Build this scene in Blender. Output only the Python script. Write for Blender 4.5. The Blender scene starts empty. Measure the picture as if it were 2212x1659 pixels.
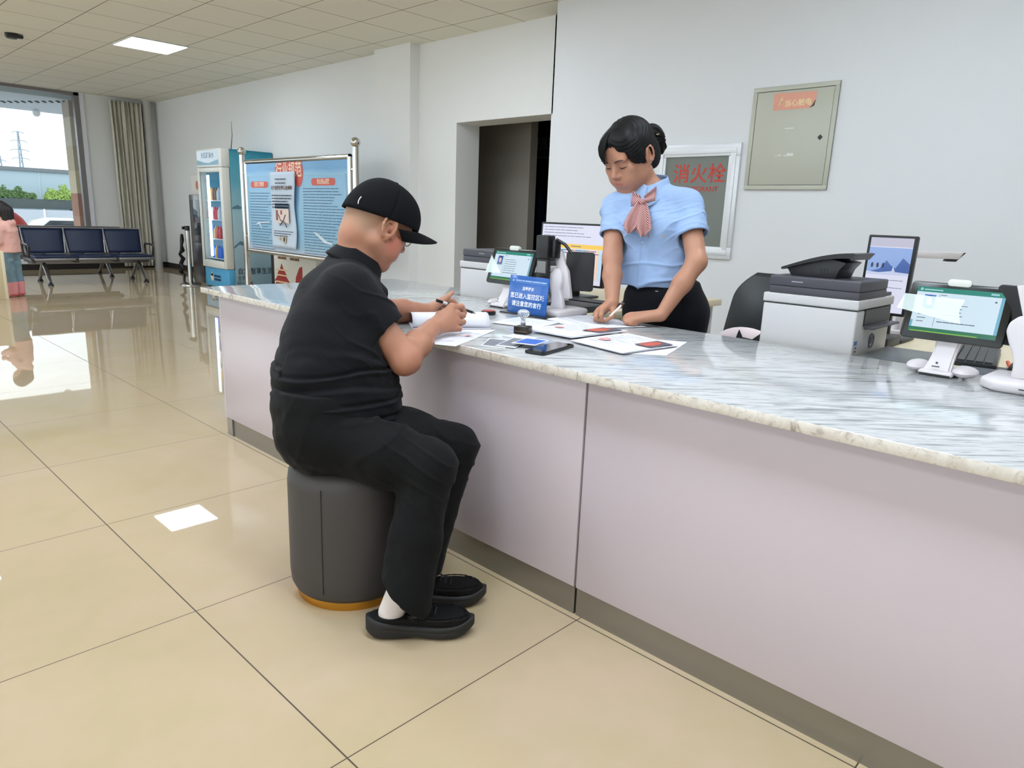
import bpy, bmesh, math, random
import numpy as np
import openvdb as vdb
from mathutils import Vector, Matrix

sc = bpy.context.scene
COL = sc.collection
random.seed(11)
RNG = np.random.default_rng(5)

# ------------------------------------------------------------------ camera
F_PX, YAW, PITCH, ROLL, CAM_H = 1514.263, 0.810992141, 0.232899607, 0.0382935351, 1.16872215
def cam_basis():
    cy, sy, cp, sp = math.cos(YAW), math.sin(YAW), math.cos(PITCH), math.sin(PITCH)
    f = np.array([sy*cp, cy*cp, -sp]); r = np.array([cy, -sy, 0.0]); u = np.cross(r, f)
    c, s = math.cos(ROLL), math.sin(ROLL)
    return c*r + s*u, -s*r + c*u, f
_r, _u, _f = cam_basis()
cd = bpy.data.cameras.new('camera'); cam = bpy.data.objects.new('camera', cd); COL.objects.link(cam)
cam.matrix_world = Matrix(((_r[0], _u[0], -_f[0], 0), (_r[1], _u[1], -_f[1], 0), (_r[2], _u[2], -_f[2], CAM_H), (0, 0, 0, 1)))
cd.sensor_fit = 'HORIZONTAL'; cd.sensor_width = 36.0; cd.lens = F_PX/2212*36.0
cd.clip_start = 0.05; cd.clip_end = 400
sc.camera = cam

# ------------------------------------------------------------------ world, exposure
w = bpy.data.worlds.new('overcast_sky'); sc.world = w; w.use_nodes = True
nt = w.node_tree; nt.nodes.clear()
wo = nt.nodes.new('ShaderNodeOutputWorld'); bg = nt.nodes.new('ShaderNodeBackground')
tc = nt.nodes.new('ShaderNodeTexCoord'); sx = nt.nodes.new('ShaderNodeSeparateXYZ'); cr = nt.nodes.new('ShaderNodeValToRGB')
nt.links.new(tc.outputs['Generated'], sx.inputs[0]); nt.links.new(sx.outputs['Z'], cr.inputs[0])
cr.color_ramp.elements[0].position = 0.0; cr.color_ramp.elements[0].color = (0.80, 0.93, 1.0, 1)
cr.color_ramp.elements[1].position = 0.45; cr.color_ramp.elements[1].color = (0.93, 0.97, 1.0, 1)
nt.links.new(cr.outputs[0], bg.inputs['Color']); mr = nt.nodes.new('ShaderNodeMapRange')                      # sky strength raised towards the unseen -X windows as added side light
mr.interpolation_type = 'SMOOTHSTEP'; mr.inputs['From Min'].default_value = 0.62; mr.inputs['From Max'].default_value = 0.05; mr.inputs['To Min'].default_value = 1.0; mr.inputs['To Max'].default_value = 2.5
nt.links.new(sx.outputs['X'], mr.inputs['Value']); nt.links.new(mr.outputs['Result'], bg.inputs['Strength'])
nt.links.new(bg.outputs[0], wo.inputs[0])
LAMP_STRENGTH = 22.5
vs = sc.view_settings
sc.display_settings.display_device = 'sRGB'
vs.view_transform = 'Standard'; vs.look = 'None'; vs.exposure = 0.0; vs.gamma = 1.0; vs.use_curve_mapping = False

# ------------------------------------------------------------------ key dimensions (metres; +Y runs down the hall, +X to the clerk side)
H = 2.96          # ceiling
ZC = 0.765        # counter top
XW = 5.2          # hall side wall
XN = 4.91         # clerk wall
YN = 4.30         # where the clerk wall steps back to the hall wall
YF = 14.2         # end wall
XL, YB = -5.0, -3.2

# ------------------------------------------------------------------ materials
def lin(c):
    c = c/255.0
    return c/12.92 if c <= 0.04045 else ((c+0.055)/1.055)**2.4
def rgb(r, g, b): return (lin(r), lin(g), lin(b), 1.0)
MATS = {}
def mat(name, c=(200, 200, 200), rough=0.5, metal=0.0, spec=0.5, emit=None, estr=0.0, trans=0.0, alpha=1.0, coat=0.0, ior=1.5,
        noise=None, bump=None, sheen=0.0, sss=0.0):
    """noise=(scale, amount[, stretch xyz]) varies the colour a little; bump=(scale, strength[, stretch]) a fine surface relief"""
    if name in MATS: return MATS[name]
    m = bpy.data.materials.new(name); m.use_nodes = True; t = m.node_tree
    p = t.nodes['Principled BSDF']
    p.inputs['Base Color'].default_value = rgb(*c)
    p.inputs['Roughness'].default_value = rough; p.inputs['Metallic'].default_value = metal
    p.inputs['Specular IOR Level'].default_value = spec; p.inputs['IOR'].default_value = ior
    p.inputs['Transmission Weight'].default_value = trans; p.inputs['Alpha'].default_value = alpha
    p.inputs['Coat Weight'].default_value = coat; p.inputs['Coat Roughness'].default_value = 0.08
    if sheen: p.inputs['Sheen Weight'].default_value = sheen
    if sss:
        p.inputs['Subsurface Weight'].default_value = sss; p.inputs['Subsurface Radius'].default_value = (0.9, 0.35, 0.2); p.inputs['Subsurface Scale'].default_value = 0.006
    if emit:
        p.inputs['Emission Color'].default_value = rgb(*emit); p.inputs['Emission Strength'].default_value = estr
    if noise or bump:
        tcn = t.nodes.new('ShaderNodeTexCoord')
        def nz(scale, stretch):
            mp = t.nodes.new('ShaderNodeMapping'); mp.inputs['Scale'].default_value = stretch
            n = t.nodes.new('ShaderNodeTexNoise'); n.inputs['Scale'].default_value = scale; n.inputs['Detail'].default_value = 4
            t.links.new(tcn.outputs['Object'], mp.inputs[0]); t.links.new(mp.outputs[0], n.inputs['Vector'])
            return n
        if noise:
            n = nz(noise[0], noise[2] if len(noise) > 2 else (1, 1, 1))
            mx = t.nodes.new('ShaderNodeMix'); mx.data_type = 'RGBA'
            a = noise[1]
            base = rgb(*c)
            mx.inputs['A'].default_value = tuple(max(0, v*(1-a)) for v in base[:3])+(1,)
            mx.inputs['B'].default_value = tuple(min(1, v*(1+a)) for v in base[:3])+(1,)
            t.links.new(n.outputs[0], mx.inputs['Factor']); t.links.new(mx.outputs['Result'], p.inputs['Base Color'])
        if bump:
            n = nz(bump[0], bump[2] if len(bump) > 2 else (1, 1, 1))
            b = t.nodes.new('ShaderNodeBump'); b.inputs['Strength'].default_value = bump[1]; b.inputs['Distance'].default_value = 0.01
            t.links.new(n.outputs[0], b.inputs['Height']); t.links.new(b.outputs[0], p.inputs['Normal'])
    MATS[name] = m
    return m
def node(t, typ, **kw):
    n = t.nodes.new(typ)
    for k, v in kw.items(): setattr(n, k, v)
    return n
def math_n(t, op, a, b=None, c=None):
    n = t.nodes.new('ShaderNodeMath'); n.operation = op
    for i, v in enumerate((a, b, c)):
        if v is None: continue
        if isinstance(v, (int, float)): n.inputs[i].default_value = v
        else: t.links.new(v, n.inputs[i])
    return n.outputs[0]
def screen(name, c, s=1.0):
    return mat(name, (10, 10, 12), 0.25, emit=c, estr=s)

# ------------------------------------------------------------------ object tree helpers
def thing(name, label, cat, loc=(0, 0, 0), group=None, kind=None):
    o = bpy.data.objects.new(name, None); COL.objects.link(o); o.empty_display_size = 0.05
    o.location = loc; o['label'] = label; o['category'] = cat
    if group: o['group'] = group
    if kind: o['kind'] = kind
    return o
def tag(o, label, cat, group=None, kind=None):
    o['label'] = label; o['category'] = cat
    if group: o['group'] = group
    if kind: o['kind'] = kind
    return o
def root_loc(p):
    v = Vector((0, 0, 0))
    while p is not None: v += p.location; p = p.parent
    return v
def finish(name, me, material, parent, smooth, loc=None):
    if isinstance(material, (list, tuple)):
        for m in material: me.materials.append(m)
    elif material: me.materials.append(material)
    if smooth:
        me.polygons.foreach_set('use_smooth', np.ones(len(me.polygons), dtype=bool))
        if smooth is not True: me.set_sharp_from_angle(angle=math.radians(smooth))
    o = bpy.data.objects.new(name, me); COL.objects.link(o)
    off = root_loc(parent) if parent is not None else Vector(loc or (0, 0, 0))
    me.transform(Matrix.Translation(-off))
    if parent is not None: o.parent = parent
    else: o.location = off
    me.update()
    return o
class MB:
    """collects shapes in world coordinates; build() links them as ONE mesh object"""
    def __init__(s, M=None):
        s.bm = bmesh.new(); s.M = M or Matrix.Identity(4); s.mi = 0
    def _new(s, bm2, M=None):
        me = bpy.data.meshes.new('tmp')
        for f in bm2.faces: f.material_index = s.mi
        MM = s.M @ (M or Matrix.Identity(4)); bm2.transform(MM)
        if MM.determinant() < 0: bmesh.ops.reverse_faces(bm2, faces=bm2.faces[:])
        bm2.to_mesh(me); bm2.free(); s.bm.from_mesh(me); bpy.data.meshes.remove(me)
        return s
    def box(s, lo, hi, bev=0.0, seg=2, M=None):
        b = bmesh.new(); bmesh.ops.create_cube(b, size=1.0)
        lo, hi = Vector(lo), Vector(hi); c = (lo+hi)/2; d = hi-lo
        for v in b.verts: v.co = Vector((v.co.x*d.x, v.co.y*d.y, v.co.z*d.z))+c
        if bev > 0:
            bmesh.ops.bevel(b, geom=b.edges[:], offset=min(bev, 0.49*min(abs(d.x), abs(d.y), abs(d.z))), segments=seg, profile=0.5, affect='EDGES')
        return s._new(b, M)
    def cyl(s, p1, p2, r1, r2=None, n=24, cap=True):
        r2 = r1 if r2 is None else r2
        p1, p2 = Vector(p1), Vector(p2); ax = p2-p1; L = ax.length
        b = bmesh.new(); bmesh.ops.create_cone(b, cap_ends=cap, segments=n, radius1=r1, radius2=r2, depth=L)
        M = Matrix.Translation((p1+p2)/2) @ ax.to_track_quat('Z', 'Y').to_matrix().to_4x4()
        return s._new(b, M)
    def sphere(s, c, r, n=20, sc=(1, 1, 1), R=None):
        b = bmesh.new(); bmesh.ops.create_uvsphere(b, u_segments=n, v_segments=max(6, n//2), radius=1.0)
        M = Matrix.Translation(Vector(c)) @ (R.to_4x4() if R else Matrix.Identity(4)) @ Matrix.Diagonal((r*sc[0], r*sc[1], r*sc[2], 1))
        return s._new(b, M)
    def lathe(s, prof, c=(0, 0, 0), n=40, axis=None):
        b = bmesh.new(); rings = []
        for r, z in prof:
            if r < 1e-6: rings.append([b.verts.new((0, 0, z))])
            else: rings.append([b.verts.new((r*math.cos(2*math.pi*i/n), r*math.sin(2*math.pi*i/n), z)) for i in range(n)])
        for A, B in zip(rings[:-1], rings[1:]):
            for i in range(n):
                j = (i+1) % n
                if len(A) == 1 and len(B) == 1: continue
                if len(A) == 1: b.faces.new((A[0], B[j], B[i]))
                elif len(B) == 1: b.faces.new((A[i], A[j], B[0]))
                else: b.faces.new((A[i], A[j], B[j], B[i]))
        for R, fl in ((rings[0], True), (rings[-1], False)):
            if len(R) > 1:
                b.faces.new(R[::-1] if fl else R)
        M = Matrix.Translation(Vector(c))
        if axis is not None: M = M @ Vector(axis).to_track_quat('Z', 'Y').to_matrix().to_4x4()
        return s._new(b, M)
    def tube(s, pts, r, n=10, closed=False):
        pts = [Vector(p) for p in pts]
        rs = r if isinstance(r, (list, tuple)) else [r]*len(pts)
        b = bmesh.new(); rings = []; N = len(pts)
        up = Vector((0, 0, 1)); prev = None
        for i, p in enumerate(pts):
            if closed: tng = pts[(i+1) % N]-pts[i-1]
            else: tng = (pts[min(i+1, N-1)]-pts[max(i-1, 0)])
            tng.normalize()
            if prev is None:
                a = tng.cross(up)
                if a.length < 1e-3: a = tng.cross(Vector((1, 0, 0)))
            else: a = prev-tng*prev.dot(tng)
            a.normalize(); prev = a; c2 = tng.cross(a)
            rings.append([b.verts.new(p+(a*math.cos(2*math.pi*k/n)+c2*math.sin(2*math.pi*k/n))*rs[i]) for k in range(n)])
        pairs = list(zip(rings[:-1], rings[1:]))
        if closed: pairs.append((rings[-1], rings[0]))
        for A, B in pairs:
            for k in range(n):
                j = (k+1) % n; b.faces.new((A[k], A[j], B[j], B[k]))
        if not closed:
            b.faces.new(rings[0][::-1]); b.faces.new(rings[-1])
        bmesh.ops.recalc_face_normals(b, faces=b.faces[:])
        return s._new(b)
    def prism(s, poly, d, M=None, bev=0.0):
        """poly: 2-D outline in local XY, extruded 0..d along local Z"""
        b = bmesh.new()
        lo = [b.verts.new((x, y, 0)) for x, y in poly]; hi = [b.verts.new((x, y, d)) for x, y in poly]
        n = len(poly)
        b.faces.new(lo[::-1]); b.faces.new(hi)
        for i in range(n):
            j = (i+1) % n; b.faces.new((lo[i], lo[j], hi[j], hi[i]))
        bmesh.ops.recalc_face_normals(b, faces=b.faces[:])
        if bev > 0:
            bmesh.ops.bevel(b, geom=b.edges[:], offset=bev, segments=2, profile=0.5, affect='EDGES')
        return s._new(b, M)
    def quad(s, a, b_, c, d):
        b = bmesh.new(); b.faces.new([b.verts.new(Vector(p)) for p in (a, b_, c, d)]); return s._new(b)
    def poly(s, pts, M=None):
        b = bmesh.new(); b.faces.new([b.verts.new(Vector(p)) for p in pts]); return s._new(b, M)
    def sheet(s, f, nu, nv, th=0.0):
        """grid f(u,v)->point; th>0 gives it thickness along -normal"""
        b = bmesh.new()
        g = [[b.verts.new(Vector(f(i/nu, j/nv))) for j in range(nv+1)] for i in range(nu+1)]
        for i in range(nu):
            for j in range(nv): b.faces.new((g[i][j], g[i+1][j], g[i+1][j+1], g[i][j+1]))
        if th:
            b.normal_update()
            bmesh.ops.solidify(b, geom=b.faces[:], thickness=th)
        return s._new(b)
    def build(s, name, material, parent=None, smooth=35, loc=None):
        me = bpy.data.meshes.new(name); s.bm.to_mesh(me); s.bm.free()
        return finish(name, me, material, parent, smooth, loc)
def frame_M(o, x, y):
    x = Vector(x).normalized(); y = Vector(y); z = x.cross(y).normalized(); y = z.cross(x)
    return Matrix(((x.x, y.x, z.x, o[0]), (x.y, y.y, z.y, o[1]), (x.z, y.z, z.z, o[2]), (0, 0, 0, 1)))
def yaw_M(loc, deg): return Matrix.Translation(Vector(loc)) @ Matrix.Rotation(math.radians(deg), 4, 'Z')
def text(name, body, size, material, M, parent, bold=0.0, align='CENTER', extrude=0.0, sx=1.0, space=1.0, loc=None):
    cu = bpy.data.curves.new('t', 'FONT'); cu.body = body; cu.size = size; cu.align_x = align; cu.align_y = 'CENTER'
    cu.offset = bold*size; cu.extrude = extrude; cu.space_character = space; cu.resolution_u = 3; cu.space_line = 0.95
    o = bpy.data.objects.new('t', cu); COL.objects.link(o)
    dg = bpy.context.evaluated_depsgraph_get()
    me = bpy.data.meshes.new_from_object(o.evaluated_get(dg))
    bpy.data.objects.remove(o); bpy.data.curves.remove(cu)
    me.name = name
    me.transform(M @ Matrix.Diagonal((sx, 1, 1, 1))); me.materials.clear()
    return finish(name, me, material, parent, False, loc)
def dashes(mb, M, x0, x1, ytop, rows, pitch, h, ragged=0.3, breaks=True):
    """rows of short ink strokes too small to read, on the plane of M"""
    for i in range(rows):
        y = ytop-i*pitch; xe = x1-(x1-x0)*ragged*random.random()*(random.random() < 0.6); x = x0
        while x < xe:
            L = (x1-x0)*random.uniform(0.05, 0.25) if breaks else xe-x
            e = min(xe, x+L)
            mb._new(_quadbm(x, y, e, y-h), M); x = e+(x1-x0)*0.012
def _quadbm(x0, y0, x1, y1):
    b = bmesh.new(); b.faces.new([b.verts.new(p) for p in ((x0, y1, 0), (x1, y1, 0), (x1, y0, 0), (x0, y0, 0))]); return b
def rect(mb, M, x0, y0, x1, y1, z=0.0):
    mb._new(_quadbm(x0, y1, x1, y0), M @ Matrix.Translation((0, 0, z)))
def rrect(w_, h_, r, n=5, cx=0, cy=0):
    pts = []
    for sx_, sy_, a0 in ((1, -1, -90), (1, 1, 0), (-1, 1, 90), (-1, -1, 180)):
        for i in range(n+1):
            a = math.radians(a0+90*i/n); pts.append((cx+sx_*(w_/2-r)+r*math.cos(a), cy+sy_*(h_/2-r)+r*math.sin(a)))
    return pts
def copy_tree(o, loc, label, group=None, rotz=None):
    c = o.copy(); COL.objects.link(c); c.location = loc; c['label'] = label
    if group: c['group'] = group
    if rotz is not None: c.rotation_euler = (0, 0, rotz)
    for ch in list(o.children):
        k = ch.copy(); COL.objects.link(k); k.parent = c
        for g in list(ch.children):
            q = g.copy(); COL.objects.link(q); q.parent = k
    return c

# ------------------------------------------------------------------ signed-distance modelling for bodies and clothes
def V(*a): return np.array(a, dtype=float)
def unit(v): v = np.asarray(v, float); return v/np.linalg.norm(v)
class Field:
    BG = 0.03
    def __init__(s, lo, hi, h):
        s.lo = np.array(lo, float); s.h = h
        s.n = np.ceil((np.array(hi, float)-s.lo)/h).astype(int)+1
        s.d = np.full(s.n, s.BG, np.float32)
    def _op(s, f, lo, hi, k, mode):
        pad = s.BG+0.004
        a = np.clip(np.floor((np.array(lo)-pad-s.lo)/s.h).astype(int), 0, s.n); b = np.clip(np.ceil((np.array(hi)+pad-s.lo)/s.h).astype(int)+1, 0, s.n)
        if np.any(b <= a): return
        sl = tuple(slice(i, j) for i, j in zip(a, b))
        ax = [(s.lo[i]+s.h*np.arange(a[i], b[i])).astype(np.float32) for i in range(3)]
        P = (ax[0][:, None, None], ax[1][None, :, None], ax[2][None, None, :])
        d = f(P).astype(np.float32); w_ = s.d[sl]
        if mode == 'add':
            hh = np.clip(0.5+0.5*(w_-d)/k, 0, 1); s.d[sl] = w_+(d-w_)*hh-k*hh*(1-hh)
        elif mode == 'sub':
            hh = np.clip(0.5-0.5*(w_+d)/k, 0, 1); s.d[sl] = w_+(-d-w_)*hh+k*hh*(1-hh)
    def cap(s, p1, p2, r1, r2=None, k=0.01, mode='add', cuts=(), shell=None):
        r2 = r1 if r2 is None else r2
        p1, p2 = np.array(p1, float), np.array(p2, float); ab = p2-p1; L2 = float(ab@ab)+1e-12
        def f(P):
            q = [P[i]-p1[i] for i in range(3)]
            t = np.clip((q[0]*ab[0]+q[1]*ab[1]+q[2]*ab[2])/L2, 0, 1)
            d = np.sqrt(sum((q[i]-t*ab[i])**2 for i in range(3)))-(r1+t*(r2-r1))
            return s._post(d, P, cuts, shell)
        R = max(r1, r2); s._op(f, np.minimum(p1, p2)-R, np.maximum(p1, p2)+R, k, mode); return s
    def ecap(s, p1, p2, ab1, ab2, u, k=0.01, mode='add', cuts=(), shell=None):
        """capsule with an elliptical section: half-width a along u, b across it"""
        p1, p2, u = np.array(p1, float), np.array(p2, float), unit(u); v = p2-p1; L2 = float(v@v)+1e-12
        def f(P):
            q = [P[i]-p1[i] for i in range(3)]
            t = np.clip((q[0]*v[0]+q[1]*v[1]+q[2]*v[2])/L2, 0, 1)
            q = [q[i]-t*v[i] for i in range(3)]
            lu = q[0]*u[0]+q[1]*u[1]+q[2]*u[2]
            rest = np.sqrt(np.maximum(q[0]**2+q[1]**2+q[2]**2-lu**2, 0))
            a = ab1[0]+t*(ab2[0]-ab1[0]); b = ab1[1]+t*(ab2[1]-ab1[1])
            k0 = np.sqrt((lu/a)**2+(rest/b)**2); k1 = np.sqrt((lu/a**2)**2+(rest/b**2)**2)+1e-9
            return s._post(k0*(k0-1)/k1, P, cuts, shell)
        R = max(*ab1, *ab2); s._op(f, np.minimum(p1, p2)-R, np.maximum(p1, p2)+R, k, mode); return s
    def ell(s, c, r, R=None, k=0.01, mode='add', cuts=(), shell=None):
        c = np.array(c, float); R = np.eye(3) if R is None else np.array(R, float)   # columns = axes
        def f(P):
            q = [P[i]-c[i] for i in range(3)]
            l = [q[0]*R[0, j]+q[1]*R[1, j]+q[2]*R[2, j] for j in range(3)]
            k0 = np.sqrt(sum((l[j]/r[j])**2 for j in range(3))); k1 = np.sqrt(sum((l[j]/r[j]**2)**2 for j in range(3)))+1e-9
            return s._post(k0*(k0-1)/k1, P, cuts, shell)
        ext = np.sqrt(((R*np.array(r)[None, :])**2).sum(1)); s._op(f, c-ext, c+ext, k, mode); return s
    def _post(s, d, P, cuts, shell):
        if shell: d = np.abs(d)-shell
        for p, n in cuts:
            n = unit(n); d = np.maximum(d, (P[0]-p[0])*n[0]+(P[1]-p[1])*n[1]+(P[2]-p[2])*n[2])
        return d
    def mesh(s, name, disp=None, smooth=1):
        g = vdb.FloatGrid(float(s.BG)); g.copyFromArray(np.ascontiguousarray(np.clip(s.d, -3*s.h, 3*s.h)*1.0), tolerance=0.0)
        g.transform = vdb.createLinearTransform(voxelSize=s.h)
        pts, tris, quads = g.convertToPolygons(isovalue=0.0, adaptivity=0.0)
        pts = np.asarray(pts, dtype=np.float64)+s.lo; quads = np.asarray(quads)[:, ::-1]; tris = np.asarray(tris)
        me = bpy.data.meshes.new(name)
        nq = len(quads); nt_ = len(tris)
        me.vertices.add(len(pts)); me.vertices.foreach_set('co', pts.ravel())
        loops = np.concatenate([quads.ravel(), (tris[:, ::-1].ravel() if nt_ else np.zeros(0, int))]).astype(np.int32)
        me.loops.add(len(loops)); me.loops.foreach_set('vertex_index', loops)
        me.polygons.add(nq+nt_)
        st = np.concatenate([np.arange(nq)*4, nq*4+np.arange(nt_)*3]).astype(np.int32)
        me.polygons.foreach_set('loop_start', st)
        me.update(calc_edges=True); me.validate()
        ed = np.empty(len(me.edges)*2, np.int32); me.edges.foreach_get('vertices', ed); ed = ed.reshape(-1, 2)
        co = np.empty(len(me.vertices)*3); me.vertices.foreach_get('co', co); co = co.reshape(-1, 3)
        for _ in range(smooth):
            acc = np.zeros_like(co); cnt = np.zeros(len(co))
            for i in (0, 1):
                np.add.at(acc, ed[:, i], co[ed[:, 1-i]]); np.add.at(cnt, ed[:, i], 1)
            co = co*0.5+0.5*acc/np.maximum(cnt, 1)[:, None]
        me.vertices.foreach_set('co', co.ravel()); me.update()
        if disp is not None:
            no = np.empty(len(co)*3); me.vertex_normals.foreach_get('vector', no); no = no.reshape(-1, 3)
            co = co+no*disp(co)[:, None]
            me.vertices.foreach_set('co', co.ravel()); me.update()
        return me
def vnoise(p, seed=0):
    """smooth value noise in [-1,1] at points p (already scaled)"""
    i = np.floor(p).astype(np.int64); f = p-i; f = f*f*(3-2*f)
    def hsh(x, y, z):
        n = (x*374761393+y*668265263+z*2147483647+seed*974711) & 0xffffffff
        n = ((n ^ (n >> 13))*1274126177) & 0xffffffff
        return ((n ^ (n >> 16)) & 0xffff)/32767.5-1
    r = 0
    for dx in (0, 1):
        for dy in (0, 1):
            for dz in (0, 1):
                wgt = (f[:, 0] if dx else 1-f[:, 0])*(f[:, 1] if dy else 1-f[:, 1])*(f[:, 2] if dz else 1-f[:, 2])
                r = r+wgt*hsh(i[:, 0]+dx, i[:, 1]+dy, i[:, 2]+dz)
    return r
def color_attr(me, fn):
    """per-point colour of the thing itself (lips, hair roots, weave) from fn(co)->(n,3) linear"""
    co = np.empty(len(me.vertices)*3); me.vertices.foreach_get('co', co); co = co.reshape(-1, 3)
    c = np.ones((len(co), 4), np.float32); c[:, :3] = fn(co)
    at = me.color_attributes.new('tone', 'FLOAT_COLOR', 'POINT'); at.data.foreach_set('color', c.ravel())
def attr_mat(name, rough=0.5, sss=0.0, bump=None, sheen=0.0, spec=0.4):
    m = mat(name, (128, 128, 128), rough, sss=sss, bump=bump, sheen=sheen, spec=spec)
    t = m.node_tree; a = t.nodes.new('ShaderNodeVertexColor'); a.layer_name = 'tone'
    t.links.new(a.outputs['Color'], t.nodes['Principled BSDF'].inputs['Base Color'])
    return m
# ================================================================== the room
def struct(name, mb, m, smooth=35):
    o = mb.build(name, m, None, smooth); o['kind'] = 'structure'; return o
def wall_mat(name, c):
    return mat(name, c, 0.75, spec=0.25, noise=(1.3, 0.025), bump=(60, 0.02))
M_wall = wall_mat('wall_paint', (238, 238, 237)); M_wall2 = wall_mat('clerk_wall_paint', (226, 227, 230)); M_jamb = wall_mat('reveal_paint', (214, 210, 198))

def floor_material():
    m = mat('polished_floor_tile', (214, 196, 158), 0.07, spec=0.42); t = m.node_tree; p = t.nodes['Principled BSDF']
    g = node(t, 'ShaderNodeNewGeometry'); s = node(t, 'ShaderNodeSeparateXYZ'); t.links.new(g.outputs['Position'], s.inputs[0])
    def line(sock, off, hw):
        a = math_n(t, 'ADD', sock, -off+80.0); q = math_n(t, 'MODULO', a, 0.8); c = math_n(t, 'ABSOLUTE', math_n(t, 'SUBTRACT', q, 0.4))
        return math_n(t, 'GREATER_THAN', c, 0.4-hw)
    gx = line(s.outputs['X'], 0.71965, 0.0019); gy = line(s.outputs['Y'], 1.13954, 0.0016)
    grout = math_n(t, 'MAXIMUM', gx, gy)
    n1 = node(t, 'ShaderNodeTexNoise'); n1.inputs['Scale'].default_value = 1.6; n1.inputs['Detail'].default_value = 5
    n2 = node(t, 'ShaderNodeTexNoise'); n2.inputs['Scale'].default_value = 9.0; n2.inputs['Detail'].default_value = 6
    for n in (n1, n2): t.links.new(g.outputs['Position'], n.inputs['Vector'])
    r = node(t, 'ShaderNodeValToRGB'); r.color_ramp.elements[0].position = 0.36; r.color_ramp.elements[1].position = 0.66
    r.color_ramp.elements[0].color = rgb(184, 166, 132); r.color_ramp.elements[1].color = rgb(191, 170, 144)
    t.links.new(math_n(t, 'ADD', math_n(t, 'MULTIPLY', n1.outputs[0], 0.7), math_n(t, 'MULTIPLY', n2.outputs[0], 0.3)), r.inputs[0])
    mx = node(t, 'ShaderNodeMix', data_type='RGBA'); t.links.new(grout, mx.inputs['Factor']); t.links.new(r.outputs[0], mx.inputs['A'])
    mx.inputs['B'].default_value = rgb(70, 58, 44); t.links.new(mx.outputs['Result'], p.inputs['Base Color'])
    rr = math_n(t, 'ADD', math_n(t, 'MULTIPLY', grout, 0.5), 0.018); t.links.new(rr, p.inputs['Roughness'])
    return m
def ceiling_material():
    m = mat('ceiling_tile', (205, 200, 178), 0.85, spec=0.1); t = m.node_tree; p = t.nodes['Principled BSDF']
    g = node(t, 'ShaderNodeNewGeometry'); s = node(t, 'ShaderNodeSeparateXYZ'); t.links.new(g.outputs['Position'], s.inputs[0])
    def line(sock, off, pit, hw):
        q = math_n(t, 'MODULO', math_n(t, 'ADD', sock, -off+100*pit), pit); c = math_n(t, 'ABSOLUTE', math_n(t, 'SUBTRACT', q, pit/2))
        return math_n(t, 'GREATER_THAN', c, pit/2-hw)
    l = math_n(t, 'MAXIMUM', line(s.outputs['X'], 3.05, 0.607, 0.004), line(s.outputs['Y'], 8.88, 0.655, 0.004))
    n = node(t, 'ShaderNodeTexNoise'); n.inputs['Scale'].default_value = 40; n.inputs['Detail'].default_value = 6; t.links.new(g.outputs['Position'], n.inputs['Vector'])
    r = node(t, 'ShaderNodeValToRGB'); r.color_ramp.elements[0].color = rgb(238, 234, 220); r.color_ramp.elements[1].color = rgb(243, 239, 226)
    t.links.new(n.outputs[0], r.inputs[0])
    mx = node(t, 'ShaderNodeMix', data_type='RGBA'); t.links.new(l, mx.inputs['Factor']); t.links.new(r.outputs[0], mx.inputs['A']); mx.inputs['B'].default_value = rgb(120, 113, 92)
    t.links.new(mx.outputs['Result'], p.inputs['Base Color'])
    return m
struct('floor', MB().box((XL-.2, YB-.2, -.15), (8.6, YF, 0)), floor_material(), False)
struct('ceiling', MB().box((XL-.2, YB-.2, H), (8.6, YF+.3, H+.12)), ceiling_material(), False)
# hall side wall with the doorway (Y 4.57-5.89, 2.12 high)
DY0, DY1, DZ, DT = 4.57, 5.89, 2.12, 0.33
wr = MB(); wr.box((XW, DY1, 0), (XW+DT, YF, H)); wr.box((XW, YN-.05, DZ), (XW+DT, DY1, H)); wr.box((XW, YN-.05, 0), (XW+DT, DY0, H))
struct('wall_right', wr, M_wall, False)
struct('wall_clerk', MB().box((XN, YB, 0), (XW+DT, YN, H)), M_wall2, False)
struct('wall_pilaster', MB().box((5.07, 6.52, 0), (XW+.01, 7.18, H)), M_wall, False)
# hall front, out of view: window row opposite the counter, added for side light
wl = MB(); wl.box((XL-.2, YB, 0), (XL, YF, .30)); wl.box((XL-.2, YB, 2.85), (XL, YF, H)); wl.box((XL-.2, YB, .3), (XL, YB+.6, 2.85)); wl.box((XL-.2, YF-.6, .3), (XL, YF, 2.85))
for y in (1.2, 5.4, 9.6): wl.box((XL-.2, y-.25, .3), (XL, y+.25, 2.85))
struct('wall_left', wl, M_wall, False)
struct('wall_rear', MB().box((XL, YB-.2, 0), (XW+DT, YB, H)), M_wall, False)
# end wall: a long glazed opening on the hall side, solid from X 3.93 to the corner
WX0, WX1, WZ0 = -4.6, 4.04, 0.42
wf = MB(); wf.box((WX1, YF, 0), (XW+DT, YF+.25, H)); wf.box((WX0, YF, 0), (WX1, YF+.25, WZ0)); wf.box((XL, YF, 0), (WX0, YF+.25, H))
struct('wall_end', wf, wall_mat('end_wall_paint', (232, 232, 230)), False)
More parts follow.
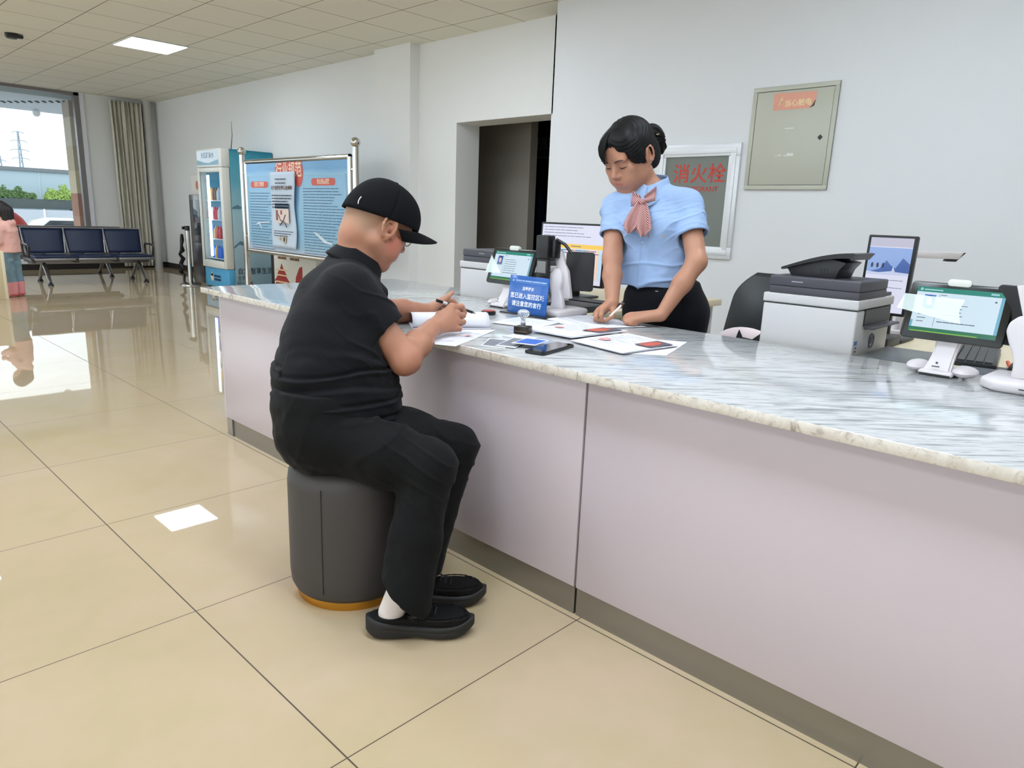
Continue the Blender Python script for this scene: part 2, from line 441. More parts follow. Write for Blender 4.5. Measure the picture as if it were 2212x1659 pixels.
# dark lobby behind the doorway
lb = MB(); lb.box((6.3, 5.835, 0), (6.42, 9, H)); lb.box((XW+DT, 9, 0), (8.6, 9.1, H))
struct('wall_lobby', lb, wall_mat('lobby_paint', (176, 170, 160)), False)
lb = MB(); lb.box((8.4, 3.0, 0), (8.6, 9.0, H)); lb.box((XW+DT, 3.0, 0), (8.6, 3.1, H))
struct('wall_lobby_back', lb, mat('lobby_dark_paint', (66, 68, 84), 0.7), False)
M_base = mat('dark_skirting', (34, 30, 30), 0.35)
bb = MB(); bb.box((WX0, YF-.02, 0), (XW-.018, YF, 0.1)); struct('baseboard_end', bb, M_base)
bb = MB(); bb.box((XW-.018, 7.18, 0), (XW, YF, 0.1)); bb.box((XW-.018, DY1, 0), (XW, 6.52, 0.1)); bb.box((5.052, 6.5, 0), (5.07, 7.2, 0.1)); struct('baseboard_right', bb, M_base)
bb = MB(); bb.box((XN-.015, YB, 0), (XN, YN, 0.1)); struct('baseboard_clerk', bb, M_base)

# window: aluminium frame, glass panes
M_alu = mat('window_frame_white', (226, 226, 232), 0.35); M_gal = mat('window_frame_grey', (132, 128, 128), 0.4, metal=0.3)
wt = bpy.data.objects.new('window_1', None); COL.objects.link(wt); wt.location = (3.0, YF, WZ0); wt['kind'] = 'structure'
fr = MB(); fr.box((3.985, YF-.03, WZ0), (4.04, YF+.06, H)); fr.build('frame', M_alu, wt)
fr = MB()
for x in (3.905,): fr.box((x, YF+.02, WZ0), (3.985, YF+.12, H))
for x in (2.0, 0.0, -2.3, -4.6): fr.box((x, YF+.02, WZ0), (x+.08, YF+.12, H))
fr.box((WX0, YF+.02, WZ0), (3.985, YF+.12, WZ0+.06)); fr.box((WX0, YF+.02, H-.05), (3.985, YF+.12, H)); fr.build('mullion_frame', M_gal, wt)
gl = MB(); gl.box((WX0, YF+.066, WZ0), (3.95, YF+.072, H)); 
M_glass = mat('window_glass', (250, 254, 255), 0.0, trans=1.0, ior=1.02, spec=0.3)
gl.build('pane', M_glass, wt, False)

# ------------------------------------------------------------------ ceiling lamps
M_lamp = mat('lamp_diffuser', (255, 255, 255), 0.5, emit=(228, 241, 255), estr=LAMP_STRENGTH)
M_lampf = mat('lamp_frame', (225, 225, 222), 0.4)
def ceiling_lamp(x, y, label):
    t = thing('ceiling_light', label, 'ceiling light', (x, y, H), group='flat square panel lights in the ceiling grid')
    w2, l2 = 0.30, 0.31
    f = MB(); f.box((x-w2-.012, y-l2-.012, H-.012), (x+w2+.012, y-l2, H-.001)); f.box((x-w2-.012, y+l2, H-.012), (x+w2+.012, y+l2+.012, H-.001))
    f.box((x-w2-.012, y-l2, H-.012), (x-w2, y+l2, H-.001)); f.box((x+w2, y-l2, H-.012), (x+w2+.012, y+l2, H-.001)); f.build('lamp_frame', M_lampf, t)
    MB().box((x-w2, y-l2, H-.008), (x+w2, y+l2, H-.002)).build('lamp_diffuser', M_lamp, t, False)
    return t
lamp0 = ceiling_lamp(3.38, 9.21, 'glowing square panel light in the tiled ceiling, only one in view')
for x, y in ((3.38, 4.75), (0.95, 12.4), (0.95, 9.21), (0.95, 4.4), (0.95, 3.1), (0.95, 1.75), (0.95, 0.5), (0.95, -0.8), (-1.5, 12.4), (-1.5, 9.21), (-1.5, 4.4), (-1.5, 0.5), (3.1, 1.0)):
    copy_tree(lamp0, (x, y, H), 'square panel light in the ceiling outside the picture')
t = thing('smoke_detector', 'small dark ceiling sensor near the top left corner', 'smoke detector', (2.19, 10.0, H))
MB().lathe([(0.001, -.05), (.05, -.05), (.062, -.035), (.065, 0), (0.001, 0)], (2.19, 10.0, H), 24).build('sensor_base', mat('sensor_black', (36, 34, 34), 0.5), t)
MB().box((2.13, 9.93, H-.045), (2.29, 9.99, H-.01), .01).build('sensor_arm', mat('sensor_black'), t)

# ------------------------------------------------------------------ curtain and pipe in the corner
def curtain():
    n = 90
    def f(u, v):
        z = 0.04+v*(2.9-0.04)
        spread = 1.0-0.20*math.exp(-((v-.0)/0.9)**2)*0+0.0
        x0, x1 = 4.40+0.03*(1-v), 4.93
        a = u*2*math.pi*7.5
        x = x0+(x1-x0)*u+0.010*math.sin(a*0.5+v*2)
        y = YF-0.10-0.045*math.sin(a)-0.02*math.sin(a*2.3+1.3+2*v)-0.012*math.sin(v*9+u*14)
        return (x, y, z)
    return f
o = MB().sheet(curtain(), 110, 30, 0.004).build('curtain', mat('curtain_cloth', (216, 211, 196), 0.85, sheen=0.3, bump=(90, 0.15)), None, True)
tag(o, 'gathered beige curtain hanging beside the window in the far corner', 'curtain')
t = thing('drain_pipe', 'pale grey vertical pipe boxing in the far room corner', 'pipe', (5.03, YF-.08, 0))
MB().cyl((5.03, YF-.085, 0.0), (5.03, YF-.085, 2.96), .075, n=24).build('pipe', mat('pipe_grey', (196, 194, 190), 0.5), t)
MB().lathe([(.0751, 0), (.085, 0), (.085, .03), (.0751, .03)], (5.03, YF-.085, 2.6), 24).build('collar', mat('pipe_grey'), t)

# ------------------------------------------------------------------ outside the window
o = MB().box((-60, YF+.3, -.35), (90, 120, -.12)).build('ground_outside', mat('outside_paving', (170, 172, 172), 0.8, noise=(0.6, .1)), None, False); o['kind'] = 'structure'
o = MB().box((-12, YF+.3, 2.86), (9, 17.1, 3.05)).build('ceiling_canopy', mat('canopy_white', (200, 212, 220), 0.5, noise=(3, .05, (1, 14, 1))), None, False); o['kind'] = 'structure'
t = thing('vent_grille', 'row of small dark slots in the canopy ceiling outside', 'vent', (3.5, 15.4, 2.86))
g = MB()
for i in range(14):
    x = 2.98+i*0.075; y = 16.3-i*0.13
    g.box((x, y, 2.845), (x+.05, y+.035, 2.862)); g.box((x+.13, y-.02, 2.845), (x+.17, y+.01, 2.862))
g.build('slots', mat('slot_dark', (72, 76, 82), 0.6), t)
t = thing('canopy_lamp', 'small round white lamp under the canopy beside the stone pillar', 'lamp', (3.93, 16.7, 2.8))
MB().sphere((3.93, 16.75, 2.80), .07, 16).build('globe', mat('outdoor_lamp_white', (245, 245, 245), .3), t)
MB().cyl((3.93, 16.75, 2.80), (3.93, 16.75, 2.87), .02).build('stem', mat('window_frame_grey'), t)
def stone_mat():
    m = mat('stone_cladding', (196, 182, 160), 0.8); tr = m.node_tree; p = tr.nodes['Principled BSDF']
    g = node(tr, 'ShaderNodeNewGeometry'); s = node(tr, 'ShaderNodeSeparateXYZ'); tr.links.new(g.outputs['Position'], s.inputs[0])
    r = node(tr, 'ShaderNodeValToRGB'); r.color_ramp.interpolation = 'CONSTANT'; e = r.color_ramp.elements
    e[0].position = 0; e[0].color = rgb(190, 150, 128); e[1].position = 0.30; e[1].color = rgb(182, 136, 116)
    for po, c in ((0.43, (222, 206, 176)), (.56, (206, 190, 164)), (.7, (214, 204, 186)), (.86, (186, 172, 160))):
        k = e.new(po); k.color = rgb(*c)
    tr.links.new(math_n(tr, 'DIVIDE', s.outputs['Z'], 3.0), r.inputs[0]); tr.links.new(r.outputs[0], p.inputs['Base Color'])
    return m
t = thing('stone_pillar', 'stone clad pillar in beige and brick red standing outside the window', 'pillar', (4.1, 14.75, -.12))
MB().box((3.905, 14.55, -.12), (4.4, 14.95, 2.86)).build('pillar_shaft', stone_mat(), t, False)
MB().box((3.87, 14.5, -.12), (4.45, 15.0, .12)).build('pillar_plinth', mat('stone_plinth', (150, 140, 130), .8), t, False)
t = thing('boundary_wall', 'long pale blue boundary wall across the yard beyond the window', 'wall', (8, 30, -.12))
w_ = MB(); w_.box((-6, 30.05, -.12), (22, 30.3, 2.12)); w_.build('wall_panel', mat('yard_wall_blue', (178, 198, 208), .7), t, False)
w_ = MB(); w_.box((-6, 29.98, 2.12), (22, 30.36, 2.24)); w_.build('coping', mat('coping_grey', (120, 126, 132), .6), t, False)
w_ = MB()
for i in range(-1, 9): w_.box((i*2.3-.02, 30.03, -.1), (i*2.3+.02, 30.06, 2.12))
w_.build('panel_joint', mat('yard_joint', (186, 206, 216), .7), t, False)
t = thing('yard_planter', 'dark planter ledge with a hedge top running along the yard wall', 'planter', (8, 29, -.12))
MB().box((-6, 28.9, .86), (22, 29.3, 1.18)).build('trough', mat('planter_dark', (82, 92, 92), .7, noise=(2, .2)), t, False)
for i, x in enumerate((-4, 0, 3.8, 7.55, 11, 14)): MB().box((x, 28.98, -.12), (x+.36, 29.22, .86)).build('post', mat('planter_post', (88, 92, 94), .7), t, False)
M_leaf = mat('hedge_leaf', (86, 116, 66), 0.6, noise=(14, .35)); M_leafl = mat('hedge_leaf_light', (150, 178, 92), 0.6, noise=(14, .3))
def bush(label, cx, w0, h0, m, dens):
    b = MB(); rr = random.Random(int(cx*100))
    bm = bmesh.new()
    for _ in range(dens):
        u = rr.uniform(-1, 1); x = cx+u*w0; top = h0*(0.35+0.65*rr.random())*(1-abs(u)**3*.6)*(0.6+0.4*math.sin(x*7)**2)
        z = 1.20+top*rr.random(); y = 29.1+rr.uniform(-.25, .25); s_ = rr.uniform(.014, .034); a = rr.uniform(0, 6.28)
        dx = Vector((math.cos(a), rr.uniform(-.6, .6), math.sin(a)))*s_; dy = Vector((-math.sin(a), rr.uniform(-.5, .5), math.cos(a)))*s_*1.7
        c = Vector((x, y, z)); bm.faces.new([bm.verts.new(c+q) for q in (-dx, -dy*.6, dx, dy)])
    b._new(bm)
    for k in range(7): 
        x = cx+rr.uniform(-.8, .8)*w0; b.cyl((x, 29.1, 1.182), (x+rr.uniform(-.1, .1), 29.1, 1.2+h0*.5), .012, n=5)
    o = b.build('shrub', m, None, False, loc=(cx, 29.1, 1.18)); return tag(o, label, 'shrub', 'shrubs in the yard planter')
bush('dark green shrub at the left end of the planter, behind the child', 5.75, .75, .42, M_leaf, 2000)
bush('bright yellow green shrub in the planter next to the stone pillar', 7.45, .62, .55, M_leafl, 1900)
t = thing('yard_fence', 'low white panel fence standing below the dark planter', 'fence', (8, 28.6, -.12))
MB().box((-6, 28.62, -.12), (22, 28.66, .83)).build('panel', mat('fence_white', (186, 194, 204), .6), t, False)
f_ = MB()
for i in range(-4, 20): f_.box((i*1.1, 28.58, -.12), (i*1.1+.04, 28.62, .86))
f_.build('rail_post', mat('fence_post', (246, 250, 252), .5), t, False)
def pylon(name, x, y, z0, z1, half, arms, label):
    t = thing(name, label, 'pylon', (x, y, z0), group='power line pylons behind the yard wall')
    m = MB()
    for sx_ in (-1, 1):
        for sy_ in (-1, 1): m.cyl((x+sx_*half, y+sy_*half, z0), (x+sx_*half*.18, y+sy_*half*.18, z1), .05, n=6)
    n = 12
    for i in range(n):
        a, b = i/n, (i+1)/n; ha, hb = half*(1-.82*a), half*(1-.82*b); za, zb = z0+(z1-z0)*a, z0+(z1-z0)*b
        m.cyl((x-ha, y-ha, za), (x+hb, y-hb, zb), .03, n=5); m.cyl((x+ha, y-ha, za), (x-hb, y-hb, zb), .03, n=5)
    m.build('mast', mat('pylon_grey', (148, 162, 172), .6), t)
    for z, L in arms:
        a = MB(); a.tube([(x-L, y, z-.12), (x-L*.7, y, z+.02), (x, y, z+.05), (x+L*.7, y, z+.02), (x+L, y, z-.12)], .045, 6); a.build('cross_arm', mat('pylon_grey'), t)
    return t
pylon('power_pylon', 19.25, 90, -.1, 7.95, .26, ((7.85, .55), (7.0, .75), (6.1, .85), (5.25, .8)), 'tall four armed power pylon against the white sky')
pylon('power_pylon', 17.8, 92, -.1, 5.5, .36, ((5.0, .6),), 'shorter lattice power pylon at the left edge of the window view')
# white car and red parasol
t = thing('car', 'white car parked in the yard, only its roof showing above the seats', 'car', (5.3, 22, -.12))
prof = [(-.95, .0), (-.95, .35), (-.9, .44), (-.62, .5), (-.45, .66), (-.2, .73), (.35, .73), (.62, .62), (.9, .5), (.98, .4), (.98, .0)]
Mx = Matrix(((1, 0, 0, 5.30), (0, 0, -1, 22.4), (0, 1, 0, -.02), (0, 0, 0, 1)))
MB().prism([(x*1.0, z) for x, z in prof], 0.8, Mx, .03).build('body', mat('car_white', (244, 246, 248), .2, coat=.6), t)
MB().prism([(-.36, .53), (-.2, .67), (.33, .67), (.52, .57), (.5, .53)], .82, Matrix.Translation((0, -.01, 0)) @ Mx, .01).build('side_window', mat('car_glass_dark', (70, 76, 82), .1), t)
for x in (4.72, 5.88): MB().cyl((x, 21.58, .09), (x, 21.68, .09), .2).build('wheel', mat('tyre_black', (24, 24, 24), .7), t)
t = thing('parasol', 'red parasol dome outside the window behind the child', 'parasol', (3.12, 16.5, -.12))
pr_ = [(.001, .98), (.12, .955), (.24, .90), (.34, .80), (.42, .66), (.41, .655), (.33, .79), (.23, .885), (.12, .94), (.001, .965)]
MB().lathe(pr_, (3.10, 16.5, 0), 36).build('canopy', mat('parasol_red', (196, 60, 52), .6), t)
MB().cyl((3.10, 16.5, -.12), (3.10, 16.5, .97), .02).build('pole', mat('pole_white', (220, 220, 220), .4), t)
# ================================================================== the reception counter
def marble_material(name, edge=False):
    m = mat(name, (225, 225, 222), 0.09 if not edge else 0.35, spec=0.5, coat=0.2); t = m.node_tree; p = t.nodes['Principled BSDF']
    g = node(t, 'ShaderNodeNewGeometry')
    def noise(scale, rot, sc_, det=6, dist=0.0):
        mp = node(t, 'ShaderNodeMapping'); mp.vector_type = 'TEXTURE'; mp.inputs['Rotation'].default_value = (0, 0, rot); mp.inputs['Scale'].default_value = sc_
        n = node(t, 'ShaderNodeTexNoise'); n.inputs['Scale'].default_value = scale; n.inputs['Detail'].default_value = det; n.inputs['Distortion'].default_value = dist
        t.links.new(g.outputs['Position'], mp.inputs[0]); t.links.new(mp.outputs[0], n.inputs['Vector']); return n.outputs[0]
    def ramp(sock, stops):
        r = node(t, 'ShaderNodeValToRGB'); e = r.color_ramp.elements
        e[0].position, e[0].color = stops[0][0], stops[0][1]; e[1].position, e[1].color = stops[-1][0], stops[-1][1]
        for po, c in stops[1:-1]:
            k = e.new(po); k.color = c
        t.links.new(sock, r.inputs[0]); return r.outputs[0]
    if not edge:
        streak = noise(4.6, math.radians(-44), (.85, .10, 1), 9, 0.35); cloud = noise(2.6, 0, (1, 1, 1), 4)
        fine = noise(16, math.radians(-44), (.9, .13, 1), 4, 0.3)
        a = ramp(streak, [(.26, rgb(132, 134, 138)), (.40, rgb(172, 173, 174)), (.50, rgb(206, 206, 206)), (.62, rgb(190, 191, 192)), (.8, rgb(170, 172, 174))])
        b = ramp(fine, [(.30, (.6, .6, .62, 1)), (.43, (.97, .97, .97, 1)), (.8, (1, 1, 1, 1))])
        c = ramp(cloud, [(.3, (.9, .91, .92, 1)), (.7, (1, 1, 1, 1))])
    else:
        crack = noise(26, 0, (1, 1, 1), 6, 1.2); cloud = noise(7, 0, (1, 1, 1), 4)
        a = ramp(crack, [(.3, rgb(150, 140, 130)), (.42, rgb(214, 206, 196)), (.6, rgb(228, 222, 214)), (.8, rgb(206, 200, 196))])
        b = ramp(noise(60, 0, (1, 1, 1), 3, .8), [(.3, (.72, .68, .64, 1)), (.42, (1, 1, 1, 1)), (.9, (1, 1, 1, 1))])
        c = ramp(cloud, [(.3, (.92, .9, .87, 1)), (.7, (1, 1, 1, 1))])
    def mul(x, y):
        k = node(t, 'ShaderNodeMix', data_type='RGBA', blend_type='MULTIPLY'); k.inputs['Factor'].default_value = 1.0
        t.links.new(x, k.inputs['A']); t.links.new(y, k.inputs['B']); return k.outputs['Result']
    t.links.new(mul(mul(a, b), c), p.inputs['Base Color'])
    return m
M_marble = marble_material('marble_slab'); M_medge = marble_material('marble_edge', True)
X0C, XB, YE, ZT = 1.49, 2.45, 3.64, 0.028
outline = [(X0C, -2.6), (XB, -2.6), (XB, 2.76), (2.70, 2.76), (2.70, YE), (X0C, YE)]
ct = thing('countertop', 'long white grey veined marble counter slab with rough beige front edge', 'countertop', (2.0, 1.0, ZC-ZT))
o = MB().prism(outline, ZT, Matrix.Translation((0, 0, ZC-ZT)), 0.003).build('slab', [M_marble, M_medge], ct, 30)
for pl in o.data.polygons:
    if abs(pl.normal.z) < 0.5: pl.material_index = 1
sm = MB(); sm.box((X0C+.002, 2.7585, ZC-.0004), (2.70, 2.7612, ZC+.0003)); sm.box((X0C-.0006, 1.168, ZC-ZT+.002), (X0C+.002, 1.170, ZC-.002))
sm.build('seam', mat('seam_grey', (150, 146, 138), .6), ct, False)
M_panel = mat('counter_panel_laminate', (204, 192, 199), 0.28, spec=0.35, noise=(2.0, .012))
M_plinth = mat('brushed_plinth', (150, 146, 140), 0.33, metal=0.75, bump=(50, .03, (1, .05, 1)))
M_carc = mat('carcass_grey', (150, 148, 146), .7)
def cabinet(y0, y1, label, end=False):
    t = thing('counter_cabinet', label, 'cabinet', (1.55, (y0+y1)/2, 0), 'sections under the counter')
    t['group'] = 'panelled sections under the counter'
    MB().box((1.533, y0, .094), (1.549, y1, ZC-ZT-.001), .0015).build('front_panel', M_panel, t)
    c = MB(); c.box((1.550, y0, .094), (2.30, y1, ZC-ZT-.002)); c.build('carcass', M_carc, t, False)
    MB().box((1.541, y0, 0.0), (1.556, y1, .093)).build('plinth', M_plinth, t, False)
    if end:
        MB().box((1.533, y1, .094), (2.62, y1+.016, ZC-ZT-.002)).build('end_panel', M_panel, t, False)
        MB().box((1.534, y1-.055, 0), (1.5405, y1, .0935)).build('corner_trim', mat('trim_steel', (170, 170, 168), .25, metal=.9), t, False)
    return t
def cabinet_loc_fix(): pass
cabinet(1.169, 3.51, 'white counter front left of the dark vertical seam, behind the seated man', True)
cabinet(-2.6, 1.161, 'white counter front right of the dark vertical seam', False)

# ------------------------------------------------------------------ helpers for things on the counter
M_white = mat('white_plastic', (208, 202, 204), 0.35); M_offw = mat('printer_white', (194, 192, 192), 0.42); M_black = mat('black_plastic', (20, 20, 22), 0.35)
M_dark = mat('charcoal_plastic', (66, 65, 72), 0.45); M_ink = mat('print_ink', (70, 70, 80), .8); M_inkl = mat('print_ink_light', (150, 152, 162), .8)
M_paper = mat('white_paper', (222, 221, 228), 0.75, spec=.2); M_red = mat('red_ink', (206, 96, 96), .8)
def ui(t, M, w_, h_, zo, detail):
    """terminal page: green header and footer, portrait box, ink lines; (0,0) lower left of the screen"""
    def part(name, m, rects, z):
        b = MB()
        for r in rects: rect(b, M, *r, z=z)
        return b.build(name, m, t, False)
    part('screen', screen('screen_page', (214, 236, 250), .92), [(0, 0, w_, h_)], zo)
    part('screen_header', screen('screen_green', (30, 150, 134), .75), [(0, h_*.89, w_, h_)], zo+.0004)
    part('screen_footer', screen('screen_green_dark', (40, 132, 100), .7), [(0, 0, w_, h_*.10)], zo+.0004)
    part('screen_grass', screen('screen_lime', (140, 205, 70), .75), [(w_*.02, h_*.004, w_*.8, h_*.028)], zo+.0008)
    part('screen_sidebar', screen('screen_edge_blue', (120, 190, 220), .8), [(w_*.965, h_*.1, w_, h_*.89), (0, h_*.10, w_*.03, h_*.25)], zo+.0008)
    part('portrait_background', screen('portrait_blue', (60, 120, 215), .8), [(w_*.10, h_*.52, w_*.235, h_*.83)], zo+.0008)
    p = MB(); ell = lambda cx, cy, rx, ry, z: p._new(_ellbm(cx, cy, rx, ry), M @ Matrix.Translation((0, 0, z)))
    ell(w_*.168, h_*.71, w_*.047, h_*.105, zo+.0012); p.build('portrait_hair', screen('portrait_hair', (22, 22, 30), .8), t, False)
    p = MB(); ell = lambda cx, cy, rx, ry, z: p._new(_ellbm(cx, cy, rx, ry), M @ Matrix.Translation((0, 0, z)))
    ell(w_*.168, h_*.68, w_*.037, h_*.088, zo+.0016); p.build('portrait_face', screen('portrait_skin', (240, 206, 196), .85), t, False)
    p = MB(); p._new(_polybm([(w_*.11, h_*.522), (w_*.12, h_*.57), (w_*.155, h_*.60), (w_*.18, h_*.60), (w_*.215, h_*.57), (w_*.225, h_*.522)]), M @ Matrix.Translation((0, 0, zo+.0014)))
    p.build('portrait_shoulders', screen('portrait_coat', (120, 130, 160), .8), t, False)
    b = MB(); Ml = M @ Matrix.Translation((0, 0, zo+.0012))
    rect(b, Ml, w_*.275, h_*.13, w_*.279, h_*.86); dashes(b, Ml, w_*.31, w_*.62, h_*.72, 6, h_*.075, h_*.014); dashes(b, Ml, w_*.31, w_*.75, h_*.26, 1, .1, h_*.018)
    dashes(b, Ml, w_*.07, w_*.17, h_*.40, 3, h_*.08, h_*.016); rect(b, Ml, w_*.9, h_*.77, w_*.925, h_*.80); dashes(b, Ml, w_*.29, w_*.36, h_*.845, 1, .1, h_*.014)
    b.build('screen_text', screen('screen_ink', (90, 104, 124), .5), t, False)
    b = MB(); dashes(b, Ml, w_*.08, w_*.30, h_*.955, 1, .1, h_*.03, breaks=False); b._new(_ellbm(w_*.05, h_*.945, w_*.017, h_*.034), Ml); rect(b, Ml, w_*.84, h_*.925, w_*.93, h_*.965)
    b.build('screen_header_text', screen('screen_pale', (170, 226, 226), .8), t, False)
def _ellbm(cx, cy, rx, ry, n=28):
    b = bmesh.new(); b.faces.new([b.verts.new((cx+rx*math.cos(2*math.pi*i/n), cy+ry*math.sin(2*math.pi*i/n), 0)) for i in range(n)]); return b
def _polybm(p):
    b = bmesh.new(); b.faces.new([b.verts.new((x, y, 0)) for x, y in p]); return b
def terminal(cx, cy, zb, w_, h_, tilt, label, glare_pts, basey):
    """customer tablet on a white stand, facing the hall (-X)"""
    t = thing('tablet', label, 'tablet', (cx+.03, basey, ZC))
    s, c = math.sin(math.radians(tilt)), math.cos(math.radians(tilt))
    M = frame_M((cx, cy+w_/2, zb), (0, -1, 0), (s, 0, c))
    MB().prism(rrect(w_, h_, .011, cx=w_/2, cy=h_/2), .014, M @ Matrix.Translation((0, 0, -.014)), .002).build('bezel', mat('tablet_black', (16, 20, 18), .22), t)
    ui(t, M @ Matrix.Translation((w_*.075, h_*.115, 0)), w_*.85, h_*.79, .0006, True)
    b = MB(); b.poly([M @ Vector(q) for q in glare_pts]); 
    o = b.build('screen_glare', mat('glare_film', (236, 250, 246), .6, alpha=.62), t, False)  # light reflection on the screen, laid in as a pale see-through sheet
    cm = MB(); cm.prism(rrect(.062, .022, .010), .016, M @ Matrix.Translation((w_*.47, h_+.002, -.014)), .003); cm.build('camera_hump', mat('hump_grey', (206, 208, 200), .4), t)
    # stand: a broad white neck rising from a foot with two rounded toes
    top = M @ Vector((w_*.5, .012, -.016)); 
    n = MB(); pr = []
    for i in range(9):
        u = i/8; x = cx-.012+(top.x-(cx-.012))*u+0.018*math.sin(u*math.pi); z = ZC+.012+(top.z-ZC)*u; y = basey+(top.y-basey)*u; wd = .036-.006*math.sin(u*math.pi)
        pr.append((x, y, z, wd))
    bm = bmesh.new(); rings = []
    for x, y, z, wd in pr: rings.append([bm.verts.new(q) for q in ((x-.012, y+wd, z), (x-.012, y-wd, z), (x+.016, y-wd, z), (x+.016, y+wd, z))])
    for A, B in zip(rings[:-1], rings[1:]):
        for k in range(4): bm.faces.new((A[k], A[(k+1) % 4], B[(k+1) % 4], B[k]))
    bm.faces.new(rings[0][::-1]); bm.faces.new(rings[-1])
    bmesh.ops.bevel(bm, geom=[e for e in bm.edges if abs((e.verts[0].co-e.verts[1].co).normalized().z) > .5], offset=.006, segments=3, affect='EDGES')
    bmesh.ops.recalc_face_normals(bm, faces=bm.faces[:]); n._new(bm); n.build('neck', M_white, t, 50)
    f = MB(); f.box((cx-.035, basey-.045, ZC), (cx+.10, basey+.045, ZC+.016), .008, 3); f.sphere((cx+.02, basey-.065, ZC+.017), 1, 16, (.05, .035, .017)); f.sphere((cx+.03, basey+.06, ZC+.017), 1, 16, (.06, .03, .017))
    f.build('foot', M_white, t)
    MB().box((cx-.037, basey-.04, ZC+.001), (cx-.0345, basey+.04, ZC+.007)).build('foot_gap', M_black, t, False)
    b = MB(); Mt = frame_M((cx-.0262, basey, ZC+.03), (0, -1, 0), (0, 0, 1)); dashes(b, Mt, -.012, .012, .0, 1, .1, .0035); rect(b, Mt, -.003, .006, .003, .012); b.build('maker_mark', M_ink, t, False)
    return t
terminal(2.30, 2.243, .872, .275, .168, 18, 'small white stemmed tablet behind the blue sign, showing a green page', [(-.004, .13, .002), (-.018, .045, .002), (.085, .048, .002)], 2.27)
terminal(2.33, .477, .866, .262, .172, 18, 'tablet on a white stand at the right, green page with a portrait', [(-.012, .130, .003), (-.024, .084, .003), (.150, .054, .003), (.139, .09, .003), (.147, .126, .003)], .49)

def doc_terminal(bx, by, label, flip=False):
    t = thing('document_scanner', label, 'document scanner', (bx+.02, by, ZC))
    FM = Matrix(((1, 0, 0, 0), (0, -1, 0, 2*by), (0, 0, 1, 0), (0, 0, 0, 1))) if flip else Matrix.Identity(4)
    b = MB(); b.prism([(-.10, -.075), (.10, -.075), (.12, 0), (.10, .09), (-.06, .10), (-.11, .06)], .030, Matrix.Translation((bx+.02, by, ZC)), .010); b.build('base', M_white, t, 50)
    prof = []
    for y, z in ((-.045, .028), (-.036, .06), (-.012, .115), (-.018, .15), (-.010, .182), (.012, .202), (.036, .200), (.056, .180), (.060, .155), (.050, .128), (.032, .09), (.026, .06), (.028, .028)): prof.append((-y, z))
    Mp = frame_M((bx-.015, by+.01, ZC), (0, -1, 0), (.16, 0, .99))
    MB().prism(prof, .026, Mp @ Matrix.Translation((0, 0, -.026)), .007).build('paddle', M_white, t, 60)
    MB().prism([(-.07, .275), (-.035, .28), (.02, .19), (.052, .075), (.01, .07), (-.03, .16)], .02, frame_M((bx+.03, by-.0, ZC), (0, -1, 0), (.1, 0, 1)), .004).build('holder', M_white, t, 40)
    Ms = frame_M((bx+.05, by-.005, ZC+.11), (.35, -.93, 0), (-.12, .36, .93))
    MB(FM).prism(rrect(.125, .165, .012, cx=.055, cy=.08), .012, Ms, .002).build('clerk_screen', M_black, t)
    b = MB(); dashes(b, frame_M((bx-.0915, by-.01, ZC+.016), (0, -1, 0), (0, 0, 1)), -.012, .012, .002, 1, .1, .004); b.build('maker_mark', M_ink, t, False)
    if flip: return t
    h_ = MB(); h_.box((bx-.02, by+.055, ZC+.235), (bx+.03, by+.125, ZC+.335), .006); h_.box((bx+.0, by+.03, ZC+.24), (bx+.04, by+.06, ZC+.32), .006); h_.build('camera_head', M_black, t)
    h_ = MB(); h_.tube([(bx+.02, by+.045, ZC+.32), (bx+.04, by+.01, ZC+.30), (bx+.05, by-.02, ZC+.265)], .007, 8); h_.build('camera_arm', M_black, t)
    h_ = MB(); h_.box((bx-.01, by+.06, ZC+.10), (bx+.012, by+.125, ZC+.237), .004); h_.build('reader_body', M_black, t)
    MB().box((bx-.0125, by+.07, ZC+.175), (bx-.0102, by+.118, ZC+.225)).build('reader_window', mat('reader_grey', (130, 128, 126), .3), t, False)
    return t
doc_terminal(2.32, 1.95, 'white document scanner with black camera head beside the blue sign')
doc_terminal(2.30, .272, 'white document scanner cut by the right edge of the picture', True)

